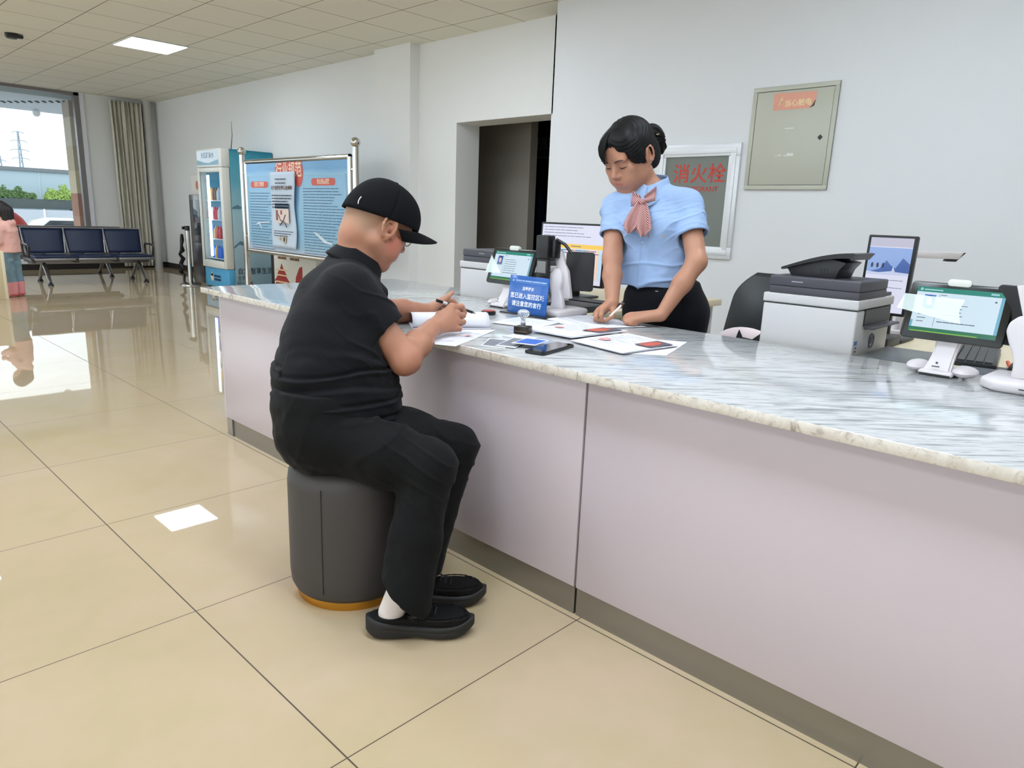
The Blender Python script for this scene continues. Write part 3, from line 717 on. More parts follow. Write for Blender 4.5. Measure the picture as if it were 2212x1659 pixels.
def printer(x0, y0, z, dx, dy, label):
    t = thing('printer', label, 'printer', (x0+dx/2, y0+dy/2, z))
    x1, y1 = x0+dx, y0+dy; hb = .165
    b = MB(); b.box((x0+.004, y0, z), (x1-.02, y1, z+hb), .006, 3); b.build('body', M_offw, t, 40)
    b = MB(); b.box((x0+.006, y0+.003, z+hb), (x1-.02, y1-.003, z+hb+.004)); b.build('body_gap', M_black, t, False)
    b = MB(); b.box((x0, y0-.003, z+hb+.004), (x1-.01, y1+.002, z+hb+.036), .005, 3); b.build('upper_shell', M_offw, t, 40)
    b = MB(); b.box((x0+.012, y0+.004, z+hb+.036), (x1-.09, y1-.012, z+hb+.062), .003); b.box((x0+.010, y0+.002, z+hb+.062), (x1-.092, y1-.010, z+hb+.098), .006, 3); b.build('scanner_lid', M_dark, t, 40)
    b = MB(); b.box((x1-.09, y0+.01, z+hb+.036), (x1-.005, y1-.02, z+hb+.048), .003); b.build('control_panel', M_dark, t)
    # paper slot and tray on the side that faces away from the hall end (-Y)
    b = MB(); b.box((x0+.075, y0-.0045, z+.112), (x1-.045, y0+.001, z+hb+.002)); b.build('paper_slot', M_black, t, False)
    b = MB(); b.box((x0+.075, y0-.035, z+.102), (x1-.02, y0-.004, z+.110), .003); b.build('output_tray', M_dark, t)
    b = MB(); b.tube([(x0+.185+.024*math.cos(a*math.pi/12), y0-.002, z+.052+.024*math.sin(a*math.pi/12)) for a in range(24)], .0028, 6, closed=True)
    for dxx in (-.006, .005): b.cyl((x0+.185+dxx-.003, y0-.001, z+.040), (x0+.185+dxx+.003, y0-.001, z+.065), .002, n=6)
    b.build('logo', mat('logo_grey', (96, 98, 104), .4), t)
    b = MB(); b.box((x0+.012, y0-.0008, z+.05), (x0+.042, y0+.001, z+.064)); b.build('sticker', mat('sticker_blue', (60, 110, 160), .5), t, False)
    b = MB(); Mt = frame_M((x0+.03, y0-.0012, z+.0), (1, 0, 0), (0, 0, 1))
    for q in (.012, .026, .038): rect(b, Mt, -.008, q, .010, q+.005)
    b.build('sticker_text', M_ink, t, False)
    b = MB(); rect(b, frame_M((x0+.0095, y0+dy*.66, z+hb+.08), (0, -1, 0), (0, 0, 1)), -.02, -.002, .02, .002); b.build('maker_mark', M_inkl, t, False)
    return t, (x0, x1, y0, y1, z+hb+.098)
ZD = 0.742
t, (a0, a1, b0, b1, zt) = printer(2.462, .778, ZD, .385, .325, 'white printer with dark lid in front of the black chair, tray raised')
# raised document feeder tray on the right printer
prof = [(.045, 0), (.30, 0), (.27, .055), (.245, .062), (.20, .070), (.03, .088), (.025, .080), (.12, .07), (.20, .045), (.235, .03)]
Mx = frame_M((a0+.05, b1-.01, zt), (0, -1, 0), (0, 0, 1))
tr = MB()
arch = []
for i in range(13):
    u = i/12; y = .02+.235*u; z = .028+.062*math.sin(u*1.45); arch.append((y, z))
poly = arch+[(arch[-1][0]+.012, arch[-1][1]-.002), (arch[-1][0]-.004, arch[-1][1]-.024)]+[(y, z-.008-.010*u_) for u_, (y, z) in zip(np.linspace(1, 0, 13), arch[::-1])]
tr.prism(poly, .20, Mx @ Matrix.Translation((0, 0, -.20)), .0); tr.build('feeder_tray', M_black, t, 30)
sp = MB(); sp.prism([(.05, 0), (.205, 0), (.215, .03), (.235, .055), (.17, .07), (.09, .05), (.03, .03)], .16, Mx @ Matrix.Translation((0, 0, -.18)), .003); sp.build('feeder_support', mat('feeder_dark', (40, 40, 44), .4), t)
v_ = MB()
for i in range(3): v_.box((a0+.0685, b1-.165-i*.011, zt+.014), (a0+.0705, b1-.159-i*.011, zt+.032))
v_.build('feeder_vent', M_black, t, False)
printer(2.462, 2.30, ZD, .385, .445, 'white printer with dark lid standing behind the small tablet')

# ------------------------------------------------------------------ desks behind the counter
M_wood = mat('light_wood_laminate', (226, 212, 180), 0.45, noise=(3, .06, (1, 12, 1))); M_leg = mat('desk_leg_grey', (188, 188, 186), .4)
def desk(x0, y0, x1, y1, label):
    t = thing('desk', label, 'desk', ((x0+x1)/2, (y0+y1)/2, 0), 'clerk desks behind the counter')
    t['group'] = 'clerk desks behind the counter'
    MB().box((x0, y0, ZD-.036), (x1, y1, ZD), .002).build('desktop', M_wood, t)
    for x in (x0+.06, x1-.06):
        for y in (y0+.06, y1-.06): MB().box((x-.025, y-.025, 0), (x+.025, y+.025, ZD-.036), .003).build('leg', M_leg, t)
    MB().box((x1-.08, y0+.1, .35), (x1-.065, y1-.1, ZD-.04)).build('modesty_panel', M_wood, t)
    return t
desk(2.46, 1.995, 3.89, 2.75, 'light wood desk behind the woman, its end edge showing at her side')
desk(2.46, -1.2, 3.40, 1.108, 'light wood desk under the right printer, tablet and keyboard')
def monitor(x, yc, z0, w_, h_, label, draw, bez=.012):
    t = thing('monitor', label, 'monitor', (x+.06, yc, ZD))
    M = frame_M((x, yc+w_/2, z0), (0, -1, 0), (.05, 0, 1))
    b = MB(); b.prism(rrect(w_, h_, .006, cx=w_/2, cy=h_/2), .03, M @ Matrix.Translation((0, 0, -.03)), .003); b.build('housing', M_black, t)
    b = MB(); rect(b, M, bez, bez, w_-bez, h_-bez*.9, z=.0006); b.build('screen', screen('monitor_page', (224, 226, 246), .95), t, False)
    draw(t, M @ Matrix.Translation((bez, bez, .0010)), w_-2*bez, h_-1.9*bez)
    b = MB(); b.box((x+.045, yc-.03, ZD+.012), (x+.075, yc+.03, z0+h_*.45), .005); b.build('stand', M_black, t)
    MB().box((x-.02, yc-.10, ZD), (x+.16, yc+.10, ZD+.014), .006).build('foot', M_black, t)
    return t
def draw1(t, M, w_, h_):
    def P(n, c, s, rs):
        b = MB()
        for r in rs: rect(b, M, *[q*(w_ if i % 2 == 0 else h_) for i, q in enumerate(r)])
        b.build(n, screen(n+'_glow', c, s), t, False)
    P('header_band', (250, 206, 84), .95, [(0, .60, 1, .675)])
    P('column_pink', (250, 222, 220), .95, [(.42, .10, .58, .595), (.75, .10, .92, .595)])
    P('column_sky', (196, 226, 250), .95, [(.22, .10, .42, .595), (.58, .3, .75, .595), (.94, .08, .995, .595)])
    P('column_sand', (250, 214, 170), .95, [(.91, .08, .94, .595)])
    b = MB(); M2 = M @ Matrix.Translation((0, 0, .0006))
    for i in range(8): rect(b, M2, w_*.3, h_*(.12+i*.055), w_*.92, h_*(.122+i*.055))
    for i in range(8): rect(b, M2, w_*(.3+i*.085), h_*.1, w_*(.302+i*.085), h_*.56)
    b.build('grid_lines', screen('grid_ink', (196, 190, 210), .8), t, False)
    b = MB(); dashes(b, M2, w_*.03, w_*.8, h_*.96, 4, h_*.05, h_*.009); dashes(b, M2, w_*.3, w_*.95, h_*.575, 2, h_*.045, h_*.014); dashes(b, M2, w_*.5, w_*.7, h_*.645, 1, .1, h_*.014)
    b.build('sheet_text', screen('sheet_ink', (120, 116, 140), .6), t, False)
monitor(3.06, 2.505, .815, .462, .338, 'bright monitor with a spreadsheet left of the standing woman', draw1)
def draw2(t, M, w_, h_):
    def poly(n, c, s, pts, z):
        b = MB(); b._new(_polybm([(x*w_, y*h_) for x, y in pts]), M @ Matrix.Translation((0, 0, z))); b.build(n, screen(n+'_glow', c, s), t, False)
    poly('page_top', (206, 204, 226), .8, [(0, .88), (1, .88), (1, 1), (0, 1)], 0)
    poly('picture_sky', (150, 180, 236), .85, [(0, .50), (1, .52), (1, .87), (0, .87)], 0)
    poly('picture_peaks', (84, 116, 186), .8, [(.0, .53), (.3, .58), (.45, .70), (.55, .64), (.68, .60), (.82, .74), (1, .66), (1, .54), (.6, .52)], .0004)
    poly('picture_snow', (206, 216, 244), .9, [(0, .50), (0, .545), (.3, .535), (.6, .56), (.62, .63), (.68, .55), (1, .54), (1, .51)], .0008)
    b = MB()
    for x in (.12, .25, .38): b._new(_ellbm(x*w_, .63*h_, .03*w_, .035*h_), M @ Matrix.Translation((0, 0, .0011)))
    dashes(b, M @ Matrix.Translation((0, 0, .0011)), .08*w_, .9*w_, .44*h_, 2, .1*h_, .006*h_)
    b.build('page_marks', screen('page_marks_ink', (60, 70, 110), .6), t, False)
monitor(3.05, .878, .845, .178, .312, 'monitor with a snowy mountain picture behind the right printer', draw2, .011)
# laptop-black keyboards
def keyboard(cx, cy, L, W_, deg, label, rows=5, cols=15):
    t = thing('keyboard', label, 'keyboard', (cx, cy, ZD)); M = yaw_M((cx, cy, ZD), deg)
    MB().box((-L/2, -W_/2, .0), (L/2, W_/2, .016), .004, M=M).build('case', mat('keyboard_case', (28, 30, 32), .35), t)
    k = MB()
    for r in range(rows):
        for c in range(cols):
            x = -L/2+.012+c*(L-.024)/cols; y = -W_/2+.012+r*(W_-.024)/rows
            k.box((x, y, .0155), (x+(L-.024)/cols-.004, y+(W_-.024)/rows-.004, .022), M=M)
    k.build('keys', mat('key_black', (52, 54, 58), .4), t)
    return t
keyboard(2.925, .515, .44, .155, 8, 'black keyboard on the desk under the right tablet')
keyboard(2.93, 2.24, .36, .14, 90, 'black keyboard on the desk beside the standing woman')
t = thing('binder', 'dark folder lying on the desk under the spreadsheet monitor', 'folder', (2.70, 2.12, ZD))
b = MB(); b.box((2.56, 2.03, ZD), (2.78, 2.26, ZD+.03), .004); b.build('cover', mat('folder_black', (38, 40, 42), .5), t)
b = MB(); b.box((2.562, 2.035, ZD+.005), (2.782, 2.262, ZD+.024)); b.build('pages', mat('folder_pages', (214, 196, 160), .8), t, False)
o = MB().prism(rrect(.24, .20, .01), .004, yaw_M((2.66, .40, ZD), 4), .001).build('mouse_pad', mat('mouse_pad_grey', (88, 92, 98), .7), None, 35, (2.66, .40, ZD)); tag(o, 'grey mouse pad on the desk below the right tablet', 'mouse pad')
t = thing('mouse', 'dark grey mouse on the desk by the standing woman', 'mouse', (3.10, 2.12, ZD)); M = Matrix.Translation((3.10, 2.12, ZD+.001))
MB(M).sphere((0, 0, .012), 1, 18, (.05, .03, .018)).build('shell', mat('mouse_grey', (70, 74, 80), .35), t); MB(M).box((-.03, -.002, .026), (-.008, .002, .031)).build('wheel', M_black, t)
t = thing('laptop', 'closed dark grey laptop lying right of the white printer', 'laptop', (2.60, .665, ZD))
b = MB(); b.box((2.47, .555, ZD), (2.78, .76, ZD+.012), .004); b.build('base', mat('laptop_grey', (86, 90, 92), .35, metal=.3), t)
b = MB(); b.box((2.47, .555, ZD+.0125), (2.78, .76, ZD+.022), .004); b.build('lid', mat('laptop_lid', (104, 108, 108), .3, metal=.4), t)
o = MB().box((2.86, .78, ZD), (3.02, .93, ZD+.035), .004).build('card_reader', mat('reader_black', (44, 44, 46), .4), None, 35, (2.94, .85, ZD)); tag(o, 'small black box on the desk behind the closed laptop', 'box')
t = thing('pencil', 'orange red stick leaning on the desk right of the keyboard', 'pencil', (2.66, .36, ZD))
MB().cyl((2.86, .40, ZD+.012), (2.49, .31, ZD+.008), .006, n=8).build('shaft', mat('pencil_orange', (214, 84, 36), .4), t)
o = MB().tube([(2.43, .335, ZC+.01), (2.46, .33, ZC+.035), (2.50, .32, ZC+.065), (2.54, .29, ZC+.085), (2.58, .25, ZC+.085), (2.62, .2, ZC+.06), (2.66, .15, ZC), (2.7, .12, ZD+.01)], [.009, .008, .006, .006, .006, .006, .006, .006], 10).build('cable', mat('cable_black', (26, 27, 29), .4), None, True, (2.5, .3, ZC)); tag(o, 'thick black cable arching over the desk at the right edge', 'cable')
t = thing('scanner_arm', 'white horizontal overhead scanner arm behind the mountain monitor', 'scanner', (3.32, .86, ZD))
MB().box((3.26, .78, ZD), (3.40, .96, ZD+.02), .006).build('base', M_white, t); MB().cyl((3.32, .875, ZD+.02), (3.32, .875, 1.09), .014).build('post', M_white, t)
b = MB(); b.prism([(0, 0), (.015, .028), (.20, .028), (.185, 0)], .034, frame_M((3.34, .88, 1.068), (.55, -.835, 0), (0, 0, 1)) @ Matrix.Translation((0, 0, -.017)), .003); b.build('arm', M_white, t)
b = MB(); b.prism([(.135, -.010), (.14, 0), (.185, 0), (.20, .028), (.208, .028), (.18, -.004), (.175, -.010)], .03, frame_M((3.34, .88, 1.068), (.55, -.835, 0), (0, 0, 1)) @ Matrix.Translation((0, 0, -.015))); b.build('camera', M_black, t)
# cables and clutter between the left printer and the sign
for i, pts in enumerate((((2.42, 2.22, 1.0), (2.40, 2.16, 1.01), (2.39, 2.12, .97), (2.40, 2.08, .90), (2.42, 2.04, .80), (2.44, 2.0, .775)), ((2.44, 2.18, .95), (2.41, 2.13, .96), (2.40, 2.09, .90), (2.41, 2.05, .83), (2.43, 2.03, .775)))):
    o = MB().tube(pts, .0035, 8).build('cable', M_white, None, True, pts[-1]); tag(o, ('white cable looping behind the blue sign, outer loop', 'white cable looping behind the blue sign, inner loop')[i], 'cable', 'white cables behind the sign')

# chair with cushion
t = thing('office_chair', 'black leather office chair behind the white printer', 'chair', (3.05, 1.37, 0))
M_lea = mat('black_leather', (36, 40, 42), .38, bump=(30, .06))
def chback(u, v):
    z = .50+.46*v; hw = .245*(1-.14*v-.10*v**8); y = 1.365+hw*(2*u-1)*(1-.35*max(0, (v-.72)/.28)**2.2); x = 3.12+.10*v-.05*(1-(2*u-1)**2)*math.sin(v*3.0)
    return (x, y, z)
MB().sheet(chback, 24, 24, -.055).build('backrest', M_lea, t, True)
MB().box((2.86, 1.13, .43), (3.17, 1.60, .51), .035, 4).build('seat', M_lea, t)
MB().cyl((3.02, 1.365, .10), (3.02, 1.365, .43), .028).build('gas_lift', M_black, t)
for k in range(5):
    a = k*2*math.pi/5+.3; e = Vector((3.02+.21*math.cos(a), 1.365+.21*math.sin(a), .06))
    b = MB(); b.tube([(3.02, 1.365, .11), ((3.02+e.x)/2, (1.365+e.y)/2, .10), e], [.028, .022, .016], 10); b.build('base_arm', M_black, t)
    MB().cyl((e.x, e.y-.015, .028), (e.x, e.y+.015, .028), .028).build('castor', M_black, t)
t = thing('cushion', 'pale pink cat face cushion propped on the black chair', 'cushion', (2.99, 1.40, .512))
MB().sphere((2.995, 1.40, .62), 1, 30, (.055, .165, .108)).build('pad', mat('cushion_pink', (240, 222, 222), .9, sheen=.4, noise=(12, .05)), t, True)
b = MB(); b.prism([(-.045, -.03), (-.04, .035), (-.015, 0), (.03, -.004), (.06, .03), (.055, -.035)], .012, frame_M((2.945, 1.375, .685), (.1, -.99, 0), (.5, .05, .85))); b.build('cat_patch', mat('patch_black', (22, 22, 24), .9), t)
o = MB().lathe([(.001, 0), (.045, 0), (.06, .006), (.062, .016), (.058, .016), (.04, .006), (.001, .005)], (3.62, 2.12, ZD), 24).build('saucer', mat('saucer_white', (240, 240, 238), .25), None, 40, (3.62, 2.12, ZD)); tag(o, 'small white dish on the light wood desk end by the woman', 'dish')

# ------------------------------------------------------------------ blue acrylic sign
t = thing('desk_sign', 'blue acrylic counter sign with white Chinese notice text', 'sign', (2.21, 2.026, ZC))
M = frame_M((2.20, 2.138, ZC+.006), (0, -1, 0), (.10, 0, 1)); SW, SH = .224, .158
MB().box((2.17, 1.885, ZC), (2.255, 2.155, ZC+.006), .002).build('base', mat('sign_base_black', (26, 28, 32), .2), t)
def blue_mat():
    m = mat('sign_blue', (36, 96, 176), 0.18, coat=.3, noise=(9, .12)); return m
b = MB(); b.prism([(0, 0), (SW, 0), (SW, SH), (0, SH)], .004, M @ Matrix.Translation((0, 0, -.004)), .0008); b.build('face', blue_mat(), t)
M_sw = mat('sign_white', (236, 244, 252), .5)
text('lettering', '温馨提示', .017, M_sw, M @ Matrix.Translation((SW*.5, SH*.655, .0008)), t, .012)
text('lettering', '您已进入监控区域', .0245, M_sw, M @ Matrix.Translation((SW*.49, SH*.45, .0008)), t, .018)
text('lettering', '请注意您的言行', .0245, M_sw, M @ Matrix.Translation((SW*.49, SH*.235, .0008)), t, .018)
b = MB(); Ml = M @ Matrix.Translation((0, 0, .0008)); dashes(b, Ml, SW*.16, SW*.95, SH*.885, 1, .1, .006); rect(b, Ml, SW*.13, SH*.815, SW*.96, SH*.821); b._new(_polybm([(SW*.07, SH*.86), (SW*.10, SH*.89), (SW*.13, SH*.86), (SW*.09, SH*.82)]), Ml)
b.build('header_line', mat('sign_pale', (150, 186, 226), .5), t, False)

# ------------------------------------------------------------------ papers, stamp, phone
def sheet(name, label, corners, z, cat='paper', n=1, lines=(.12, .88, 9), pic=None, seal=None, group=None, th=.0009, frame=False):
    """corners: left, back, right, front of the sheet on the counter"""
    A, B, C_, D = [Vector((x, y, 0)) for x, y in corners]
    t = thing(name, label, cat, ((A+C_)/2).to_tuple()[:2]+(z,), group)
    def at(u, v): return A*(1-u)*(1-v)+B*(1-u)*v+C_*u*v+D*u*(1-v)       # u across, v up the page
    for i in range(n):
        jit = Vector((RNG.uniform(-.006, .006), RNG.uniform(-.006, .006), 0)) if i < n-1 else Vector((0, 0, 0))
        zz = z+i*th*1.6
        b = MB(); b.sheet(lambda u, v: at(u, v)+jit+Vector((0, 0, zz+th+.0012*math.sin(u*5+i)*math.sin(v*4)*(1 if n > 1 else .5)+(.0012 if n > 1 else .0006))), 10, 10, th); b.build('page' if i == n-1 else 'under_page', M_paper, t, False)
    top = z+(n-1)*th*1.6+th+.0032
    def q(u0, v0, u1, v1, dz=0.0): return [at(u, v)+Vector((0, 0, top+dz)) for u, v in ((u0, v0), (u1, v0), (u1, v1), (u0, v1))]
    if lines:
        b = MB(); 
        for i in range(lines[2]):
            v = .86-i*.72/lines[2]; u = lines[0]
            while u < lines[1]-.02:
                e = min(lines[1], u+random.uniform(.06, .3)); b.quad(*q(u, v, e, v+.012)); u = e+.02
                if random.random() < .12: break
        if frame:
            for r in ((.05, .05, .95, .056), (.05, .944, .95, .95), (.05, .05, .054, .95), (.946, .05, .95, .95)): b.quad(*q(*r))
        b.build('print', M_inkl, t, False)
    if seal:
        b = MB(); b.poly([at(seal[0]+seal[2]*math.cos(a), seal[1]+seal[2]*.8*math.sin(a))+Vector((0, 0, top+.0004)) for a in np.linspace(0, 6.2, 18)]); b.build('red_mark', mat('seal_red', (222, 150, 150), .8), t, False)
    if pic:
        u0, v0, u1, v1 = pic
        b = MB(); b.quad(*q(u0, v0, u1, v1, .0005)); b.build('photo', mat('photo_dark', (92, 84, 94), .5, noise=(60, .5)), t, False)
        b = MB(); du, dv = u1-u0, v1-v0; b.poly([at(u0+du*x, v0+dv*y)+Vector((0, 0, top+.001)) for x, y in ((.10, .1), (.65, .08), (.8, .4), (.6, .8), (.3, .85), (.08, .6))]); b.build('photo_subject', mat('photo_red', (196, 92, 70), .5, noise=(70, .4)), t, False)
    return t
ZP = ZC+.0005
sheet('paper_sheet', 'loose white sheet sticking out under the front certificate pages', ((1.80, 1.25), (2.10, 1.40), (2.184, 1.235), (1.895, 1.14)), ZP, lines=None)
sheet('document', 'printed certificate pages nearest the right, with a red photo at the corner', ((1.829, 1.474), (2.137, 1.456), (2.065, 1.20), (1.783, 1.229)), ZP+.003, n=3, pic=(.68, .5, .98, .93), seal=(.22, .40, .09), frame=True, lines=(.1, .62, 8))
sheet('document', 'printed certificate pages behind the black stamp, red photo near the woman', ((1.873, 1.72), (2.113, 1.70), (2.17, 1.48), (1.873, 1.50)), ZP+.006, n=3, pic=(.62, .5, .98, .95), seal=(.2, .5, .08), frame=True, lines=(.1, .6, 8))
sheet('paper_sheet', 'white form under the hands of the standing woman', ((2.20, 1.93), (2.436, 1.86), (2.36, 1.52), (2.09, 1.64)), ZP, n=2, lines=(.1, .9, 10))
sheet('document', 'printed pages lying between the blue sign and the stamp', ((1.902, 1.933), (2.118, 1.985), (2.14, 1.79), (1.953, 1.739)), ZP, n=2, frame=True, lines=(.1, .9, 9))
sheet('paper_sheet', 'printed sheet hanging over the counter edge under the seated man\'s hand', ((1.424, 1.70), (1.60, 1.93), (1.80, 1.80), (1.455, 1.635)), ZP, n=1, lines=(.1, .95, 9), seal=(.75, .55, .05))
# form folded over, its upper leaf standing in an arch
t = thing('notepad', 'thick form with its white upper leaf curled over, by the seated man\'s hand', 'form', (1.7, 1.97, ZC))
Pa, Pb = Vector((1.56, 1.985, 0)), Vector((1.805, 1.835, 0)); ax = (Pb-Pa).normalized(); bk = Vector((-ax.y, ax.x, 0))
def arch_f(u, v):
    p = Pa+(Pb-Pa)*u*1.0; s = v
    if s < .6: a = s/.6*math.pi/2; off = .052*(1-math.cos(a)); z = .046*math.sin(a)
    else: q_ = (s-.6)/.4; off = .052+.11*q_; z = .046*(1-.55*q_*q_)
    p = p+bk*(off+.012*u); return (p.x, p.y, ZC+.006+z)
b = MB(); b.sheet(arch_f, 12, 24, .0008); b.build('curled_leaf', M_paper, t, True)
b = MB(); b.sheet(lambda u, v: tuple((Pa+(Pb-Pa)*u+bk*(-.01+.2*v)).to_tuple()[:2])+(ZC+.0045,), 2, 2, .004); b.build('pages', M_paper, t, False)
b = MB(); a_ = Pa-bk*.004; c_ = Pb-bk*.004; b.quad((a_.x, a_.y, ZC+.0056), (c_.x, c_.y, ZC+.0056), (c_.x+bk.x*.006, c_.y+bk.y*.006, ZC+.0056), (a_.x+bk.x*.006, a_.y+bk.y*.006, ZC+.0056)); b.build('spine_line', M_ink, t, False)

t = thing('rubber_stamp', 'rubber stamp with clear round handle and black wooden base', 'stamp', (1.825, 1.695, ZC+.0)); Ms = yaw_M((1.832, 1.697, ZC+.001), 20)
MB(Ms).box((-.026, -.026, 0), (.026, .026, .026), .003).build('base', mat('stamp_wood', (34, 26, 22), .35), t)
MB(Ms).box((-.0265, -.0265, .008), (.0265, .0265, .0105)).build('band', mat('stamp_band', (120, 92, 60), .4), t, False)
M_clear = mat('clear_acrylic', (240, 246, 252), .03, trans=.9, ior=1.45)
MB(Ms).lathe([(.013, .026), (.009, .030), (.008, .050), (.010, .056), (.020, .064), (.0225, .072), (.019, .080), (.010, .085), (.001, .086)], (0, 0, 0), 28).build('handle', M_clear, t, 60)
t = thing('phone', 'black smartphone lying near the counter edge', 'phone', (1.67, 1.425, ZC)); Mp = frame_M((1.665, 1.422, ZC+.0006), (.98, .2, 0), (-.2, .98, 0))
MB().prism(rrect(.205, .072, .012), .010, Mp, .003).build('body', mat('phone_black', (14, 16, 17), .3), t)
MB().prism(rrect(.195, .063, .008), .0006, Mp @ Matrix.Translation((0, 0, .0098))).build('screen', mat('phone_glass', (8, 9, 10), .04, coat=.8), t, False)
def card(label, corners, z, m, extra=None):
    o = MB(); o.prism([(0, 0), (1, 0), (1, 1), (0, 1)], .001, Matrix(((corners[1][0]-corners[0][0], corners[3][0]-corners[0][0], 0, corners[0][0]), (corners[1][1]-corners[0][1], corners[3][1]-corners[0][1], 0, corners[0][1]), (0, 0, 1, z), (0, 0, 0, 1))))
    t = thing('photo_card', label, 'card', (corners[0][0], corners[0][1], z), 'photo cards by the phone')
    o.build('card_stock', M_paper, t, False)
    Mx2 = Matrix(((corners[1][0]-corners[0][0], corners[3][0]-corners[0][0], 0, corners[0][0]), (corners[1][1]-corners[0][1], corners[3][1]-corners[0][1], 0, corners[0][1]), (0, 0, 1, z+.0014), (0, 0, 0, 1)))
    b = MB(); rect(b, Mx2, .06, .1, .94, .9); b.build('picture', m, t, False)
    return t
M_bw = mat('picture_grey', (120, 122, 130), .45, noise=(90, .8)); M_bl = mat('picture_blue', (52, 100, 190), .45, noise=(50, .25))
card('grey patterned photo card lying left of the phone', ((1.53, 1.60), (1.56, 1.52), (1.76, 1.60), (1.66, 1.69)), ZP, M_bw)
card('second grey photo card under the blue one, next to the phone', ((1.56, 1.565), (1.585, 1.50), (1.76, 1.58), (1.735, 1.645)), ZP+.0022, M_bw)
card('blue photo card with white rim overlapping the phone', ((1.60, 1.53), (1.63, 1.455), (1.74, 1.49), (1.71, 1.565)), ZP+.0128, M_bl)
card('plain pink card behind the photo cards near the stamp', ((1.72, 1.69), (1.74, 1.585), (1.80, 1.60), (1.785, 1.70)), ZP+.0004, mat('card_pink', (238, 222, 228), .6))
t = thing('ink_pad', 'small round red and black ink pad left of the blue sign', 'ink pad', (2.07, 2.12, ZC))
MB().lathe([(.001, 0), (.029, 0), (.031, .004), (.031, .014), (.001, .014)], (2.07, 2.12, ZC+.001), 28).build('case', mat('pad_black', (26, 20, 20), .3), t)
MB().lathe([(.001, .015), (.027, .015), (.026, .0175), (.001, .018)], (2.07, 2.12, ZC+.001), 28).build('ink_surface', mat('pad_red', (170, 70, 60), .4), t)
# ================================================================== things on the walls and in the hall
M_steel = mat('polished_steel', (206, 202, 196), .12, metal=1.0); M_chrome = mat('chrome', (196, 196, 196), .18, metal=1.0)
def wallM(y, z, x=XN): return frame_M((x, y, z), (0, -1, 0), (0, 0, 1))       # picture plane on a wall facing the hall
t = thing('electrical_cabinet', 'grey metal electrical panel with orange warning sticker on the wall', 'electrical panel', (XN, 2.145, 1.425))
Mw = wallM(2.436, 1.425); PW, PH = .58, .678
M_pan = mat('panel_grey', (186, 186, 172), .4, metal=.1)
b = MB()
for r in ((0, 0, PW, .03), (0, PH-.03, PW, PH), (0, .03, .028, PH-.03), (PW-.028, .03, PW, PH-.03)): b.prism([(r[0], r[1]), (r[2], r[1]), (r[2], r[3]), (r[0], r[3])], .018, Mw, .002)
b.build('frame', M_pan, t)
b = MB(); b.prism([(.0, 0), (PW, 0), (PW, PH), (0, PH)], .006, Mw); b.build('backing', M_black, t, False)
MB().prism([(.031, .033), (PW-.031, .033), (PW-.031, PH-.033), (.031, PH-.033)], .015, Mw, .0015).build('door', M_pan, t)
st = MB(); st.prism([(.151, .522), (.40, .522), (.418, .54), (.425, .555), (.437, .575), (.437, .618), (.43, .626), (.150, .632)], .0008, Mw @ Matrix.Translation((0, 0, .0155))); st.build('sticker', mat('sticker_orange', (226, 160, 138), .5, noise=(30, .05)), t, False)
st = MB(); st.prism([(.40, .522), (.43, .535), (.437, .575), (.425, .555), (.418, .54)], .0006, Mw @ Matrix.Translation((0, 0, .0153))); st.build('torn_corner', M_black, t, False)
M_yel = mat('sticker_yellow', (238, 214, 166), .5)
text('lettering', '当心触电', .046, M_yel, Mw @ Matrix.Translation((.32, .56, .0168)), t, .02)
b = MB(); b._new(_polybm([(.185, .55), (.20, .582), (.192, .582), (.213, .612), (.207, .592), (.217, .592), (.20, .56), (.206, .566)]), Mw @ Matrix.Translation((0, 0, .0168))); b.build('bolt_symbol', M_yel, t, False)
b = MB(); b._new(_polybm([(.478, .334), (.496, .315), (.514, .334), (.496, .353)]), Mw @ Matrix.Translation((0, 0, .0156))); b.build('lock', M_black, t, False)
b = MB(); M_tape = mat('tape_rest', (222, 224, 220), .6)
for r in ((.25, .399, .31, .404), (.285, .222, .33, .24), (.20, .226, .215, .229), (.222, .224, .245, .232), (.262, .222, .284, .228)): rect(b, Mw, *r, z=.0157)
b.build('tape_residue', M_tape, t, False)

t = thing('fire_hydrant_cabinet', 'white framed hydrant cabinet window with red Chinese lettering behind the woman', 'hydrant cabinet', (XN, 2.84, .93))
Mw = wallM(3.185, .925); HW, HH = .70, .825; fw2 = .088
b = MB(); prof_w = fw2
for r in ((0, 0, HW, fw2), (0, HH-fw2, HW, HH), (0, fw2, fw2, HH-fw2), (HW-fw2, fw2, HW, HH-fw2)): b.prism([(r[0], r[1]), (r[2], r[1]), (r[2], r[3]), (r[0], r[3])], .022, Mw, .004)
b.build('frame', mat('silver_frame', (222, 224, 228), .35, metal=.2), t)
b = MB()
for k, dz in ((.030, .006),): 
    for r in ((k, k, HW-k, fw2-.02), (k, HH-fw2+.02, HW-k, HH-k), (k, fw2-.02, fw2-.02, HH-fw2+.02), (HW-fw2+.02, fw2-.02, HW-k, HH-fw2+.02)): b.prism([(r[0], r[1]), (r[2], r[1]), (r[2], r[3]), (r[0], r[3])], dz, Mw @ Matrix.Translation((0, 0, .022)), .002)
b.build('raised_moulding', mat('silver_frame'), t)
b = MB(); rect(b, Mw, fw2, fw2, HW-fw2, HH-fw2, z=.008); b.build('glass', mat('hydrant_glass', (116, 120, 112), .12, spec=.3), t, False)
M_hr = mat('hydrant_red', (196, 60, 46), .5)
text('lettering', '消火栓', .145, M_hr, Mw @ Matrix.Translation((.375, .607, .0095)), t, .012, space=1.04)
text('lettering', 'FIRE HYDRANT', .052, M_hr, Mw @ Matrix.Translation((.365, .503, .0095)), t, .015)

